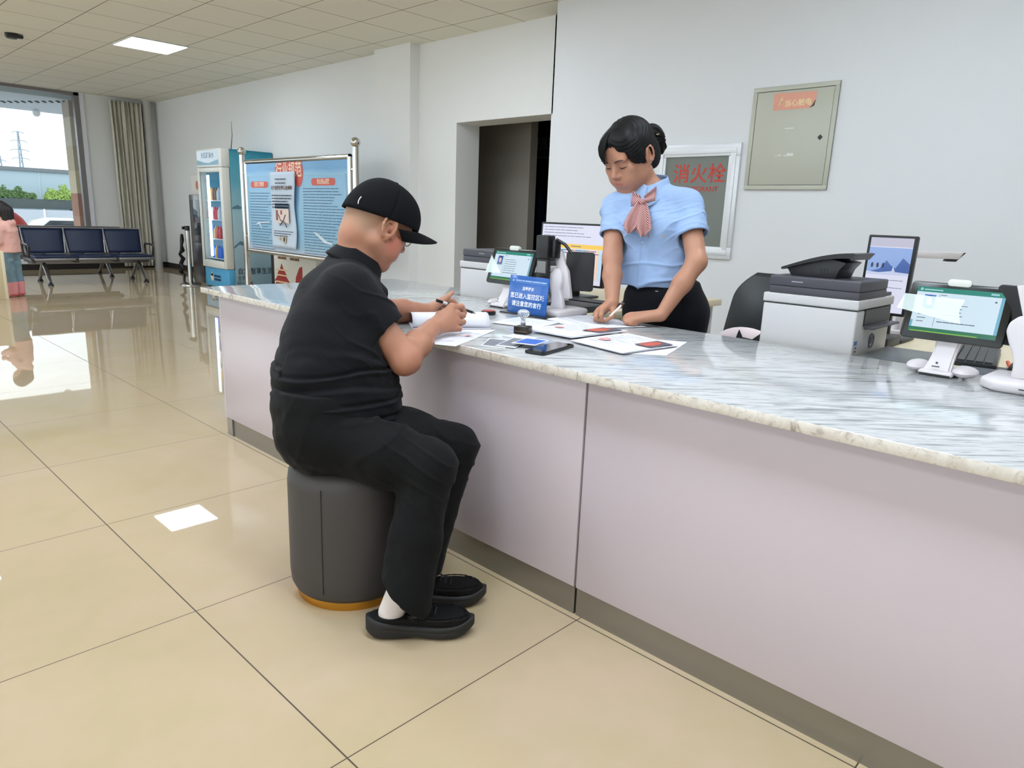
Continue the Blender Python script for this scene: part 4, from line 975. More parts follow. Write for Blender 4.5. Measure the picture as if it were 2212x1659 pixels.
# doorway lobby: self service kiosk with header sign
t = thing('self_service_kiosk', 'dark blue self service machine with a header sign, inside the doorway', 'kiosk', (7.55, 6.3, 0))
MB().box((7.35, 5.9, 0), (7.95, 6.72, 2.75), .02).build('body', mat('kiosk_navy', (30, 34, 60), .35), t)
MB().box((7.32, 5.95, .55), (7.36, 6.36, 1.78), .01).build('screen_panel', mat('kiosk_panel', (52, 58, 84), .25), t)
b = MB(); b.prism([(0, 0), (.24, 0), (.05, .62)], .02, frame_M((7.33, 6.62, .95), (0, -1, 0), (0, 0, 1))); b.build('side_wing', mat('kiosk_wing', (58, 84, 140), .4), t)
Mk = frame_M((7.315, 6.72, 1.93), (0, -1, 0), (0, 0, 1))
b = MB(); b.prism([(0, 0), (.7, 0), (.7, .30), (0, .30)], .03, Mk @ Matrix.Translation((0, 0, -.025))); b.build('header_sign', mat('kiosk_sign_grey', (112, 114, 134), .5), t)
b = MB(); rect(b, Mk, 0, .0, .7, .015, z=.0055); rect(b, Mk, 0, .285, .7, .30, z=.0055); b.build('sign_border', M_black, t, False)
text('lettering', '人 社', .115, M_black, Mk @ Matrix.Translation((.215, .212, .006)), t, .02); text('lettering', '自助终端机', .098, M_black, Mk @ Matrix.Translation((.27, .085, .006)), t, .015)
MB().box((7.30, 6.04, 1.70), (7.33, 6.09, 1.80)).build('status_lamp', screen('kiosk_lamp', (150, 200, 240), 1.0), t, False)

# ------------------------------------------------------------------ drinks fridge
t = thing('display_fridge', 'tall teal drinks fridge with lit glass door against the far wall', 'fridge', (4.8, 10.27, 0))
FX, FY0, FY1, FH = 4.43, 9.86, 10.66, 1.945
M_teal = mat('fridge_teal', (70, 160, 180), .4, noise=(1.2, .1))
def teal():
    m = M_teal; tr = m.node_tree; p = tr.nodes['Principled BSDF']; g = node(tr, 'ShaderNodeNewGeometry'); s = node(tr, 'ShaderNodeSeparateXYZ'); tr.links.new(g.outputs['Position'], s.inputs[0])
    n = node(tr, 'ShaderNodeTexNoise'); n.inputs['Scale'].default_value = 2.2; n.inputs['Detail'].default_value = 5; tr.links.new(g.outputs['Position'], n.inputs['Vector'])
    r = node(tr, 'ShaderNodeValToRGB'); e = r.color_ramp.elements; e[0].color = rgb(150, 184, 196); e[0].position = 0.05; e[1].color = rgb(36, 140, 166); e[1].position = .92
    for po, c in ((.35, (176, 202, 212)), (.55, (168, 204, 214)), (.72, (98, 172, 188))):
        k = e.new(po); k.color = rgb(*c)
    tr.links.new(math_n(tr, 'ADD', math_n(tr, 'DIVIDE', s.outputs['Z'], 2.1), math_n(tr, 'MULTIPLY', math_n(tr, 'SUBTRACT', n.outputs[0], .5), .25)), r.inputs[0]); tr.links.new(r.outputs[0], p.inputs['Base Color'])
teal()
b = MB(); b.box((FX+.12, FY0, 0), (5.18, FY0+.03, FH)); b.box((FX+.12, FY1-.03, 0), (5.18, FY1, FH)); b.box((5.14, FY0, 0), (5.18, FY1, FH)); b.box((FX+.12, FY0, FH-.03), (5.18, FY1, FH)); b.box((FX+.12, FY0, 0), (5.18, FY1, .33))
b.build('cabinet', M_teal, t, False)
M_frw = mat('fridge_door_white', (222, 220, 210), .35)
b = MB(); b.box((FX, FY0, 1.70), (FX+.12, FY1, FH), .006); b.build('header_box', M_frw, t)
b = MB(); rect(b, frame_M((FX-.001, FY1-.02, 1.72), (0, -1, 0), (0, 0, 1)), 0, 0, .72, .205); b.build('header_panel', screen('fridge_header_lit', (214, 232, 244), .62), t, False)
Mf = frame_M((FX-.002, FY1, 0), (0, -1, 0), (0, 0, 1))
text('lettering', '天然矿泉水', .085, mat('fridge_text_grey', (110, 130, 150), .5), Mf @ Matrix.Translation((.37, 1.855, .0005)), t, .01)
b = MB(); b._new(_polybm([(.02, 1.73), (.72, 1.73), (.72, 1.80), (.60, 1.785), (.48, 1.765), (.40, 1.755), (.25, 1.765), (.12, 1.79), (.02, 1.80)]), Mf @ Matrix.Translation((0, 0, .0004))); b.build('header_hills', mat('fridge_hills', (140, 176, 192), .5), t, False)
b = MB()
for r in ((FY0, .30, FY0+.085, 1.695), (FY1-.05, .30, FY1, 1.695), (FY0+.085, .30, FY1-.05, .40), (FY0+.085, 1.635, FY1-.05, 1.695)): b.box((FX, r[0], r[1]), (FX+.11, r[2], r[3]), .006)
b.build('door_frame', M_frw, t)
b = MB(); b.box((FX+.02, FY0+.085, .40), (FX+.028, FY1-.05, 1.635)); b.build('door_glass', mat('fridge_glass', (246, 252, 255), .0, trans=1.0, ior=1.05, spec=.3), t, False)
b = MB(); b.box((FX+.35, FY0+.04, .40), (FX+.36, FY1-.04, 1.69)); b.build('lit_back', screen('fridge_interior_glow', (176, 206, 244), .80), t, False)
b = MB(); b.box((FX+.035, FY0+.52, .46), (FX+.055, FY0+.585, 1.60), .008); b.build('led_strip', screen('led_strip_glow', (226, 250, 255), 3.2), t)
b = MB()
for z in (.42, .70, .97, 1.24): b.box((FX+.065, FY0+.04, z), (FX+.34, FY1-.04, z+.012))
b.build('shelf', mat('shelf_white', (230, 236, 240), .3), t, False)
b = MB(); b.box((FX+.03, FY0, .02), (FX+.12, FY1, .295), .004); b.build('lower_panel', mat('fridge_lower_blue', (84, 168, 212), .4, noise=(6, .12)), t)
Ml = frame_M((FX+.028, FY1, 0), (0, -1, 0), (0, 0, 1))
b = MB(); b._new(_ellbm(.23, .15, .05, .055), Ml); b._new(_polybm([(.19, .17), (.27, .17), (.235, .245)]), Ml); b.build('drop_logo', mat('drop_pale', (226, 216, 196), .5), t, False)
b = MB(); dashes(b, Ml @ Matrix.Translation((0, 0, .001)), .30, .52, .19, 2, .05, .03); b.build('logo_text', mat('logo_dark', (30, 50, 90), .5), t, False)
Ms = frame_M((FX+.12, FY0-.001, 0), (1, 0, 0), (0, 0, 1)); M_txt = mat('side_text_dark', (44, 58, 70), .6)
text('lettering', '自然 智享生活', .098, M_txt, Ms @ Matrix.Translation((.30, .265, .0005)), t, .014, sx=.86); text('lettering', '全天然', .075, M_txt, Ms @ Matrix.Translation((.12, .17, .0005)), t, .012, sx=.8); text('lettering', '好山好水', .075, M_txt, Ms @ Matrix.Translation((.14, .09, .0005)), t, .012, sx=.8)
b = MB(); b._new(_polybm([(0, .62), (.10, .70), (.2, .66), (.34, .72), (.5, .66), (.62, .70), (.62, .66), (.48, .63), (.3, .67), (.18, .62), (.08, .65), (0, .59)]), Ms @ Matrix.Translation((0, 0, .0004))); b._new(_polybm([(0, 1.16), (.08, 1.2), (.13, 1.17), (.2, 1.19), (.2, 1.17), (.1, 1.14), (0, 1.14)]), Ms @ Matrix.Translation((0, 0, .0004))); b.build('side_print', mat('side_ink', (92, 124, 144), .6), t, False)
b = MB(); b.tube([(4.60, 9.9, FH), (4.615, 9.88, FH+.18), (4.60, 9.85, FH+.36)], [.006, .004, .002], 6); b.build('antenna', M_black, t)
bm_ = [('bottle_red', (206, 70, 84)), ('bottle_brown', (128, 84, 62)), ('bottle_blue', (52, 110, 210)), ('bottle_pale', (214, 226, 240)), ('bottle_amber', (214, 160, 70))]
def bottle(x, y, z, mi, label):
    o = MB().lathe([(.001, 0), (.030, 0), (.032, .01), (.032, .105), (.026, .135), (.012, .155), (.012, .175), (.001, .177)], (x, y, z+.001), 14).build('bottle', mat(bm_[mi][0], bm_[mi][1], .3), None, 40, (x, y, z))
    tag(o, label, 'bottle', 'bottles on the lit fridge shelves'); return o
rowsb = {.712: [0, 0, 4, 2, 3], .982: [3, 0, 0, 3, 0], 1.252: [3, 1, 1, 4, 3], .432: [2, 2, 4, 2, 3]}
names = {.712: 'third', .982: 'second', 1.252: 'top', .432: 'bottom'}
for z, ms in rowsb.items():
    for i, mi in enumerate(ms):
        y = FY0+.36+i*.078
        bottle(FX+.105, y, z, mi, 'drink bottle on the %s shelf of the lit fridge' % names[z])
t = thing('ticket_machine', 'dark glossy machine standing left of the drinks fridge', 'machine', (4.9, 11.25, 0))
MB().box((4.62, 11.0, 0), (5.15, 11.5, 1.33), .012).build('body', mat('machine_steel', (104, 100, 100), .22, metal=.6), t)
MB().box((4.61, 11.05, .72), (4.625, 11.45, 1.25), .004).build('screen', mat('machine_screen', (60, 64, 70), .08), t); MB().box((4.608, 11.05, .1), (4.625, 11.45, .6), .004).build('lower_door', mat('machine_door', (62, 60, 64), .25), t)
b = MB(); b.box((4.66, 11.02, 1.331), (5.1, 11.46, 1.62), .004); o = b.build('cardboard_box', mat('box_white', (226, 220, 214), .8), None, 35, (4.88, 11.2, 1.331)); tag(o, 'white box with red mark on top of the dark machine', 'box')
b = MB(); b._new(_ellbm(0, 0, .05, .07), frame_M((4.6585, 11.25, 1.47), (0, -1, 0), (0, 0, 1))); k = b.build('red_mark', mat('box_mark', (196, 130, 110), .7), o, False)
o = MB().box((4.75, 10.9, 1.62), (5.1, 11.25, 1.86), .004).build('carton', mat('carton_pale', (222, 212, 204), .8), None, 35, (4.9, 11.1, 1.62)); tag(o, 'upper pale carton stacked left of the fridge header', 'carton')

# ------------------------------------------------------------------ notice board on steel posts
t = thing('notice_board', 'blue notice board in a polished steel frame with ball topped posts', 'notice board', (4.4, 7.85, 0))
BY0, BY1, BZ0, BZ1 = 6.68, 9.06, .625, 1.735
for y in (6.575, 9.17):
    b = MB(); b.cyl((4.4, y, 0.02), (4.4, y, 1.83), .034); b.build('post', M_steel, t)
    MB().sphere((4.4, y, 1.875), .052, 24).build('ball', M_steel, t, True)
    MB().lathe([(.001, 0), (.17, 0), (.17, .015), (.05, .03), (.001, .03)], (4.4, y, 0), 28).build('foot', M_steel, t)
b = MB()
for p1, p2 in (((4.4, BY0, BZ1), (4.4, BY1, BZ1)), ((4.4, BY0, BZ0), (4.4, BY1, BZ0)), ((4.4, BY0, BZ0), (4.4, BY0, BZ1)), ((4.4, BY1, BZ0), (4.4, BY1, BZ1))): b.cyl(p1, p2, .03)
for y, y2 in ((6.575, BY0), (BY1, 9.17)):
    for z in (.8, 1.6): b.cyl((4.4, y, z), (4.4, y2, z), .015)
b.build('frame', M_steel, t)
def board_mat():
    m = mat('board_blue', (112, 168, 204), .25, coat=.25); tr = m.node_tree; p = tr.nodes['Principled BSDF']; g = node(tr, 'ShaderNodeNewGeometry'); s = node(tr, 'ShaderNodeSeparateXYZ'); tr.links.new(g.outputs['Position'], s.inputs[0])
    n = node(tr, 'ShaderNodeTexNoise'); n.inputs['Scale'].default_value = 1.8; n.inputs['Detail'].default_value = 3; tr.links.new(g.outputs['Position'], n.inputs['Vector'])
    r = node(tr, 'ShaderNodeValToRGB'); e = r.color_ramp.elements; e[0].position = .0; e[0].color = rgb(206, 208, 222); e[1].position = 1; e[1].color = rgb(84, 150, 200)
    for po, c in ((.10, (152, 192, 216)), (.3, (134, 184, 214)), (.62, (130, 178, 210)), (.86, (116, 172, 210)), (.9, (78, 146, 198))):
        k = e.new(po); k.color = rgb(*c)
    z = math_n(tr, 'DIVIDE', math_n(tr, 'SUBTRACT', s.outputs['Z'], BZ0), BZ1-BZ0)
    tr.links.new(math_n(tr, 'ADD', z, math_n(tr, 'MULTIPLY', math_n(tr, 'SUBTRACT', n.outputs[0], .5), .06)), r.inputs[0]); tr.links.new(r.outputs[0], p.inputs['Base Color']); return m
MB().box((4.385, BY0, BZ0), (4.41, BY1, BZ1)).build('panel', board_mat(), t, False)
Mb = frame_M((4.384, BY1, BZ0), (0, -1, 0), (0, 0, 1)); BW = BY1-BY0
M_bred = mat('board_red', (214, 96, 84), .5); M_bink = mat('board_ink', (86, 118, 148), .6); M_cream = mat('board_cream', (250, 226, 200), .5)
b = MB()
for i, (cx, cy) in enumerate(((.88, .99), (1.04, .99), (1.19, .985), (1.33, .965))): b._new(_ellbm(cx, cy, .105, .105+.02*i), Mb @ Matrix.Translation((0, 0, .0006+.0002*i)))
b.build('title_badge', M_bred, t, False)
text('lettering', '行业规范', .185, M_cream, Mb @ Matrix.Translation((1.10, .985, .0020)), t, .012, sx=.82)
b = MB(); b._new(_polybm(rrect(.46, .075, .037, cx=.36, cy=.83)), Mb @ Matrix.Translation((0, 0, .0006))); b._new(_polybm(rrect(.50, .08, .04, cx=1.86, cy=.855)), Mb @ Matrix.Translation((0, 0, .0006))); b.build('heading_pill', M_bred, t, False)
text('lettering', '服务工作要求', .06, M_cream, Mb @ Matrix.Translation((.36, .83, .0012)), t, .02, sx=.7); text('lettering', '职业道德规范', .06, M_cream, Mb @ Matrix.Translation((1.86, .855, .0012)), t, .02, sx=.7)
b = MB(); Md = Mb @ Matrix.Translation((0, 0, .0008)); dashes(b, Md, .10, .70, .73, 21, .034, .009); dashes(b, Md, 1.42, 2.28, .785, 24, .032, .009); b.build('board_text', M_bink, t, False)
b = MB(); rect(b, Md, .06, .06, .068, .93); rect(b, Md, .06, .925, BW-.06, .930); rect(b, Md, BW-.068, .06, BW-.06, .93); b.build('board_border', mat('board_pale', (168, 206, 226), .5), t, False)
# glossy glare film scraps / tape and the pinned paper notice
t2 = thing('paper_notice', 'tall pale paper notice taped on the blue notice board', 'notice', (4.375, 8.03, .70))
Mn = frame_M((4.374, 8.385, .70), (0, -1, 0), (0, 0, 1))
def note(u, v): 
    p = Mn @ Vector((.60*u+.012*math.sin(v*9)*(.3+u), .90*v, .004+.006*math.sin(v*8+u*2)+.012*(u**3))); return p
b = MB(); b.sheet(note, 10, 24, .0012); b.build('sheet', mat('notice_pale', (206, 220, 236), .6), t2, True)
Mt = Mn @ Matrix.Translation((0, 0, .024)); b = MB(); dashes(b, Mt, .15, .45, .82, 2, .045, .012); dashes(b, Mt, .06, .54, .63, 5, .035, .012); dashes(b, Mt, .08, .55, .205, 3, .028, .008); b.build('notice_text', M_ink, t2, False)
text('lettering', '关于规范收费 公告通知', .052, mat('notice_brown', (110, 70, 60), .6), Mt @ Matrix.Translation((.30, .71, 0)), t2, .03, sx=.95)
b = MB(); rect(b, Mt, .13, .47, .46, .53); b.build('photo_top', mat('notice_photo_dark', (60, 78, 100), .5), t2, False)
b = MB(); rect(b, Mt, .15, .30, .46, .468); b.build('photo', mat('notice_photo_pale', (236, 214, 204), .5), t2, False)
b = MB(); rect(b, Mt, .15, .33, .20, .45, z=.0005); rect(b, Mt, .26, .40, .30, .45, z=.0005); b.build('photo_figures', mat('notice_photo_red', (150, 76, 66), .5), t2, False)
b = MB(); b.tube([Mt @ Vector(q) for q in ((.21, .40, .001), (.26, .33, .001), (.36, .31, .001), (.40, .25, .001))], .006, 5); b.tube([Mt @ Vector(q) for q in ((.38, .40, .001), (.33, .33, .001), (.24, .27, .001))], .006, 5); b.build('photo_lines', M_ink, t2, False)
b = MB(); b._new(_ellbm(.33, .105, .045, .05), Mt); b._new(_ellbm(.215, .115, .022, .022), Mt); b.build('notice_emblem', mat('emblem_gold', (212, 186, 130), .5), t2, False)
b = MB(); b._new(_ellbm(.33, .105, .022, .028), Mt @ Matrix.Translation((0, 0, .0005))); b.build('emblem_core', M_ink, t2, False)
for lab, pts in (('strip of clear tape left of the paper notice on the board', [(.22, .33), (.30, .37), (.60, .385), (.60, .37), (.34, .355), (.40, .29), (.385, .285), (.31, .345)]), ('strip of clear tape right of the paper notice on the board', [(1.62, .295), (1.70, .29), (1.93, .20), (2.03, .185), (2.02, .165), (1.86, .18), (1.72, .25)])):
    b = MB(); b.prism(pts, .001, Mb @ Matrix.Translation((0, 0, .0022))); o = b.build('tape_strip', mat('tape_white', (214, 228, 240), .3), None, False, (4.38, 8, .8)); tag(o, lab, 'tape', 'tape strips on the notice board')
# white stand with red temple print, seen under the board
t = thing('display_stand', 'white display stand printed with red temple roofs under the notice board', 'display stand', (5.0, 9.0, 0))
MB().box((4.92, 8.3, 0), (5.17, 9.43, .62), .006).build('body', mat('stand_white', (230, 222, 206), .6), t); MB().box((4.93, 9.431, 0), (5.17, 9.53, .62)).build('gap_shadow', mat('gap_shade_black', (40, 40, 44), .5), t, False)  # the black box stands in for the shadow in the gap beside the stand
Mz = frame_M((4.919, 9.43, 0), (0, -1, 0), (0, 0, 1)); M_tr = mat('temple_red', (170, 52, 44), .6)
b = MB()
for k, (wd, zb, zt2) in enumerate(((.30, .0, .16), (.22, .17, .25), (.14, .26, .33))): b._new(_polybm([(.22-wd, zb), (.22+wd, zb), (.22+wd*.55, zt2), (.22-wd*.55, zt2)]), Mz)
b._new(_polybm([(.16, .33), (.28, .33), (.22, .43)]), Mz); b._new(_polybm([(.56, .0), (.78, .0), (.78, .42), (.70, .40), (.60, .26)]), Mz); b.build('temple_print', M_tr, t, False)
b = MB()
for z in (.155, .25, .325): rect(b, Mz, .05, z, .40, z+.02, z=.0005)
b.build('temple_line', mat('temple_cream', (236, 206, 160), .6), t, False)
b = MB(); dashes(b, Mz, .12, .36, .52, 1, .1, .035); dashes(b, Mz, .46, .75, .52, 1, .1, .035); b.build('stand_text', mat('stand_brown', (130, 84, 50), .6), t, False)

# stanchion
t = thing('stanchion', 'chrome belt stanchion on a round base left of the drinks fridge', 'stanchion', (4.32, 10.88, 0))
MB().lathe([(.001, 0), (.15, 0), (.15, .014), (.12, .03), (.03, .045), (.001, .045)], (4.32, 10.88, 0), 32).build('base', M_steel, t)
MB().cyl((4.32, 10.88, .04), (4.32, 10.88, .80), .032).build('post', M_steel, t); MB().cyl((4.32, 10.88, .80), (4.32, 10.88, .87), .034).build('belt_head', M_black, t)
b = MB(); b.box((4.27, 10.925, .815), (4.31, 10.965, .86), .004); b.build('belt_clip', M_black, t)
t = thing('belt_reel', 'bunched black strap hanging behind the chrome stanchion', 'strap', (4.29, 11.15, 0))
pts = [(4.29, 11.02, .74), (4.30, 11.05, .66), (4.28, 11.03, .58), (4.30, 11.06, .50), (4.28, 11.12, .44), (4.30, 11.05, .38), (4.28, 11.10, .30), (4.29, 11.04, .24), (4.28, 11.13, .18), (4.30, 11.06, .14), (4.29, 11.05, .0)]
MB().tube(pts, [.02, .03, .02, .035, .022, .035, .03, .02, .035, .02, .015], 8).build('strap', M_black, t)

# ------------------------------------------------------------------ waiting benches
M_navy = mat('seat_navy_vinyl', (34, 46, 76), .45, bump=(40, .03)); M_bfr = mat('bench_grey_metal', (150, 148, 150), .3, metal=.8); M_bdk = mat('bench_dark_metal', (84, 80, 82), .35, metal=.7)
def bench(label):
    t = thing('waiting_bench', label, 'bench', (0, 0, 0), group='rows of joined waiting seats by the window')
    for i in range(3):
        cx = (i-1)*.53
        def bk(u, v): return (cx-.243+.486*u+.02*(v-.5)*(2*u-1), .20+.10*v-.02*math.sin(u*math.pi), .42+.345*v)
        MB().sheet(bk, 8, 8, .03).build('back_cushion', M_navy, t, True)
        e = MB(); pts = []
        for u, v in ((0, 0), (0, .5), (0, 1), (.5, 1), (1, 1), (1, .5), (1, 0)): p = bk(u, v); pts.append((p[0]+(.014 if u == 1 else -.014 if u == 0 else 0), p[1], p[2]+(.012 if v == 1 else 0)))
        e.tube(pts, .014, 8); e.build('back_frame', M_bfr, t)
        MB().box((cx-.235, -.26, .375), (cx+.235, .19, .405), .012, 3).build('seat_cushion', M_navy, t)
        s = MB(); s.box((cx-.248, -.30, .335), (cx+.248, .20, .375), .014, 3); s.build('seat_pan', M_bfr, t)
        s = MB(); s.prism([(-.29, 0), (.18, 0), (.18, .06), (-.22, .06)], .05, frame_M((cx-.29, 0, .31), (0, 1, 0), (0, 0, 1)), .006); s.build('bracket', M_bdk, t)
    MB().box((-.80, -.02, .275), (.80, .06, .335), .01).build('beam', M_bfr, t)
    for x in (-.62, .64):
        for sg in (-1, 1):
            l = MB(); l.tube([(x, .02, .30), (x, .02+sg*.12, .2), (x+.02*sg, .02+sg*.36, .035)], [.03, .028, .022], 10); lg = l.build('leg', M_bfr, t)
            MB().lathe([(.001, 0), (.04, 0), (.03, .025), (.012, .04), (.001, .04)], (x+.02*sg, .02+sg*.36, 0), 16).build('foot_pad', M_black, lg)
    for x in (-.815, .815):
        a = MB(); a.tube([(x, .18, .38), (x, .19, .52), (x, .16, .56), (x, -.12, .555), (x, -.17, .52), (x, -.14, .45), (x, -.10, .38)], .016, 8); a.build('armrest', M_bdk, t)
    return t
# bench is modelled facing -Y at the origin, then placed
bn = bench('row of three navy waiting seats facing the hall, in front of the window'); bn.location = (3.27, 11.80, 0)
copy_tree(bn, (3.14, 12.92, 0), 'second row of navy seats, backs only, right behind the front row', rotz=math.pi)

# pale wooden panel end at the left edge
t = thing('wooden_panel', 'pale wooden panel end at the left edge in front of the child', 'panel', (1.6, 10.13, 0))
MB().box((0.9, 10.10, 0), (1.868, 10.17, .555), .004).build('panel', mat('pale_wood', (226, 208, 172), .5, noise=(4, .06, (1, 1, 8))), t)
MB().box((1.845, 10.095, 0), (1.875, 10.175, .56), .003).build('edge_strip', mat('edge_pale', (238, 226, 198), .5), t)
t = thing('bag', 'yellow bag with brown straps behind the child\'s legs', 'bag', (2.0, 10.95, 0))
MB().sphere((2.0, 10.95, .27), 1, 20, (.10, .10, .13)).build('sack', mat('bag_yellow', (232, 190, 40), .7), t, True)
MB().tube([(1.96, 10.86, .34), (2.0, 10.83, .22), (2.06, 10.84, .10), (2.10, 10.88, .02)], .022, 8).build('strap', mat('bag_brown', (128, 84, 40), .7), t)
MB().sphere((2.0, 10.95, .10), 1, 20, (.09, .1, .10)).build('lower_sack', mat('bag_yellow'), t, True)

# ------------------------------------------------------------------ stool
t = thing('stool', 'round dark grey leather stool with a gold base ring under the man', 'stool', (1.157, 1.774, 0))
R0 = .193
M_st = mat('stool_leather', (64, 60, 59), .55, bump=(45, .03))
MB().lathe([(.001, .022), (R0-.03, .022), (R0-.012, .03), (R0-.003, .05), (R0, .09), (R0, .37), (R0-.004, .40), (R0-.018, .418), (R0-.04, .425), (.001, .428)], (1.157, 1.774, 0), 72).build('upholstery', M_st, t, True)
MB().lathe([(.001, 0), (R0-.02, 0), (R0-.02, .027), (.001, .027)], (1.157, 1.774, 0), 64).build('base_ring', mat('brass_gold', (214, 160, 70), .2, metal=1.0), t)
b = MB()
for aa in (-2.62, -.6, 1.5):
    b.tube([(1.157+(R0+.0005)*math.cos(aa), 1.774+(R0+.0005)*math.sin(aa), z) for z in (.06, .15, .25, .35, .39)], .0014, 6)
b.build('seam', mat('seam_dark', (30, 28, 28), .7), t)
# ================================================================== people
def head_M(c, fwd, pitch, roll=0.0, s=1.0):
    f = unit(V(fwd[0], fwd[1], 0)); p = math.radians(pitch)
    fw3 = math.cos(p)*f-math.sin(p)*V(0, 0, 1); up = math.sin(p)*f+math.cos(p)*V(0, 0, 1); rt = np.cross(fw3, up)
    R = np.stack([rt, fw3, up], axis=1)
    if roll:
        a = math.radians(roll); R = R @ np.array([[math.cos(a), 0, math.sin(a)], [0, 1, 0], [-math.sin(a), 0, math.cos(a)]])
    return np.array(c, float), R, s
class HeadSpace:
    """lets the head be modelled upright (x right, y face, z up) and placed by its pose"""
    def __init__(s, F, pose): s.F = F; s.c, s.R, s.s = pose
    def p(s, q): return s.c+s.R @ (np.array(q, float)*s.s)
    def cap(s, a, b, r1, r2=None, k=.008, mode='add'): s.F.cap(s.p(a), s.p(b), r1*s.s, (r1 if r2 is None else r2)*s.s, k*s.s, mode)
    def ell(s, c, r, k=.01, mode='add', rx=0, rz=0, ry=0):
        R = np.array(Matrix.Rotation(math.radians(rz), 3, 'Z') @ Matrix.Rotation(math.radians(rx), 3, 'X') @ Matrix.Rotation(math.radians(ry), 3, 'Y'))
        s.F.ell(s.p(c), [x*s.s for x in r], s.R @ R, k*s.s, mode)
    def M(s):
        R = s.R*s.s
        return Matrix(((R[0, 0], R[0, 1], R[0, 2], s.c[0]), (R[1, 0], R[1, 1], R[1, 2], s.c[1]), (R[2, 0], R[2, 1], R[2, 2], s.c[2]), (0, 0, 0, 1)))
def build_head(h, male, chub=0.0, EY=-.008, es=1.0):
    c = 1+chub
    h.ell((0, -.018, .035), (.073, .092, .086), .01)                                   # skull
    h.ell((0, .030, -.028), (.060*c, .058, .082), .03)                                 # face mass
    h.ell((0, .012, -.045), (.062*c, .055, .055), .03)
    for s in (-1, 1):
        h.cap((s*.052*c, -.005, -.050), (s*.020, .060, -.094), .020*c, .016, .022)     # jaw
        h.ell((s*.040*c, .062, -.018), (.024, .020, .022), .018)                       # cheekbone
        h.ell((s*.034*c, .060, -.055), (.024*c, .022, .026), .02)                      # cheek
        h.ell((s*.033, .079, .026), (.022, .012, .009), .014)                          # brow
    h.ell((0, .066, -.098), (.020, .016, .015), .016)                                  # chin
    h.ell((0, .070, .050), (.050, .020, .035), .025)                                   # forehead
    for s in (-1, 1):
        h.ell((s*.032, .099, .006), (.019, .016, .012), .012, 'sub')                   # eye socket
        h.ell((s*.032, .0735, .004), (.0165, .0135, .0125), .004)                      # lidded eye
    h.cap((0, .080, .014), (0, .100, -.024), .0065, .0105, .010)                       # nose bridge to tip
    h.ell((0, .100, -.028), (.0115, .010, .009), .006)
    for s in (-1, 1): h.ell((s*.0125, .090, -.031), (.0085, .0095, .0075), .006)
    for s in (-1, 1): h.ell((s*.0065, .099, -.0375), (.0035, .005, .003), .003, 'sub')
    h.ell((0, .079, -.060), (.028, .014, .022), .014)                                  # mouth mound
    h.ell((0, .0915, -.0555), (.021, .0065, .0048), .004); h.ell((0, .0905, -.0655), (.018, .0070, .0058), .004)
    h.cap((-.021, .088, -.0605), (.021, .088, -.0605), .0012, None, .003, 'sub')
    for s in (-1, 1):                                                                  # ear
        h.ell((s*.079, EY-.004, -.004), (.0075*es, .0195*es, .032*es), .004, rz=-s*24, rx=-12)
        for i in range(9):
            a0, a1 = math.radians(-50+29*i), math.radians(-50+29*(i+1)); q = lambda a: (s*(.0795+.010*max(0, -math.cos(a)*-1*-1)+.003), EY-.004-.0165*math.cos(a)*-1*(-1)+.0, -.004+.030*math.sin(a))
            h.cap((s*(.083+.004*math.cos(a0)), EY-.004-es*.0170*math.cos(a0)-es*.006*math.sin(a0), -.002+es*.0295*math.sin(a0)), (s*(.083+.004*math.cos(a1)), EY-.004-es*.0170*math.cos(a1)-es*.006*math.sin(a1), -.002+es*.0295*math.sin(a1)), .0036*es, None, .003)
        h.ell((s*.076, EY+.004, -.030), (.006, .009, .011), .005)
        h.ell((s*.0865, EY-.001, .001), (.0065, .0105*es, .017*es), .003, 'sub', rz=-s*24, rx=-12)
        h.ell((s*.083, EY+.003, -.010), (.008, .0055, .008), .003, 'sub')
        h.ell((s*.080, EY+.012, -.008), (.004, .004, .006), .003)
def fingers(F, W, K, PIP, TIP, r=(.0095, .0098, .0092, .0080), mid=None, k=.0035):
    for i in range(4):
        F.cap(K[i], PIP[i], r[i]*1.05, r[i]*.95, k)
        m = (PIP[i]*.42+TIP[i]*.58) if mid is None else mid[i]
        F.cap(PIP[i], m, r[i]*.95, r[i]*.85, k); F.cap(m, TIP[i], r[i]*.86, r[i]*.76, k)
def palm(F, W, K, T0, rw=.026, rk=.0125, th=.016):
    n = unit(np.cross(K[3]-W, K[0]-W)); c = sum(K)/4
    for i in range(4): F.cap(W*.9+K[i]*.1, K[i], th*1.05, rk, .012)
    F.ecap(W*.75+c*.25, c*.85+W*.15, (np.linalg.norm(K[0]-K[3])*.46, th), (np.linalg.norm(K[0]-K[3])*.52, th*.9), unit(K[0]-K[3]), .012)
    F.cap(W*.8+T0*.2, T0, th, .0125, .012)
def skin_tone(base, redd):
    b = np.array(rgb(*base)[:3])
    def fn(co):
        n = vnoise(co*38)*.5+vnoise(co*90, 3)*.25
        c = b[None, :]*(1+.05*n[:, None])
        for p, r, col, a in redd:
            d = np.linalg.norm((co-np.array(p))/np.array(r), axis=1) if np.ndim(r) else np.linalg.norm(co-np.array(p), axis=1)/r
            w_ = np.clip(1.25-d, 0, 1)[:, None]; w_ = w_*w_*(3-2*w_)*a
            c = c*(1-w_)+np.array(rgb(*col)[:3])[None, :]*w_
        return c
    return fn

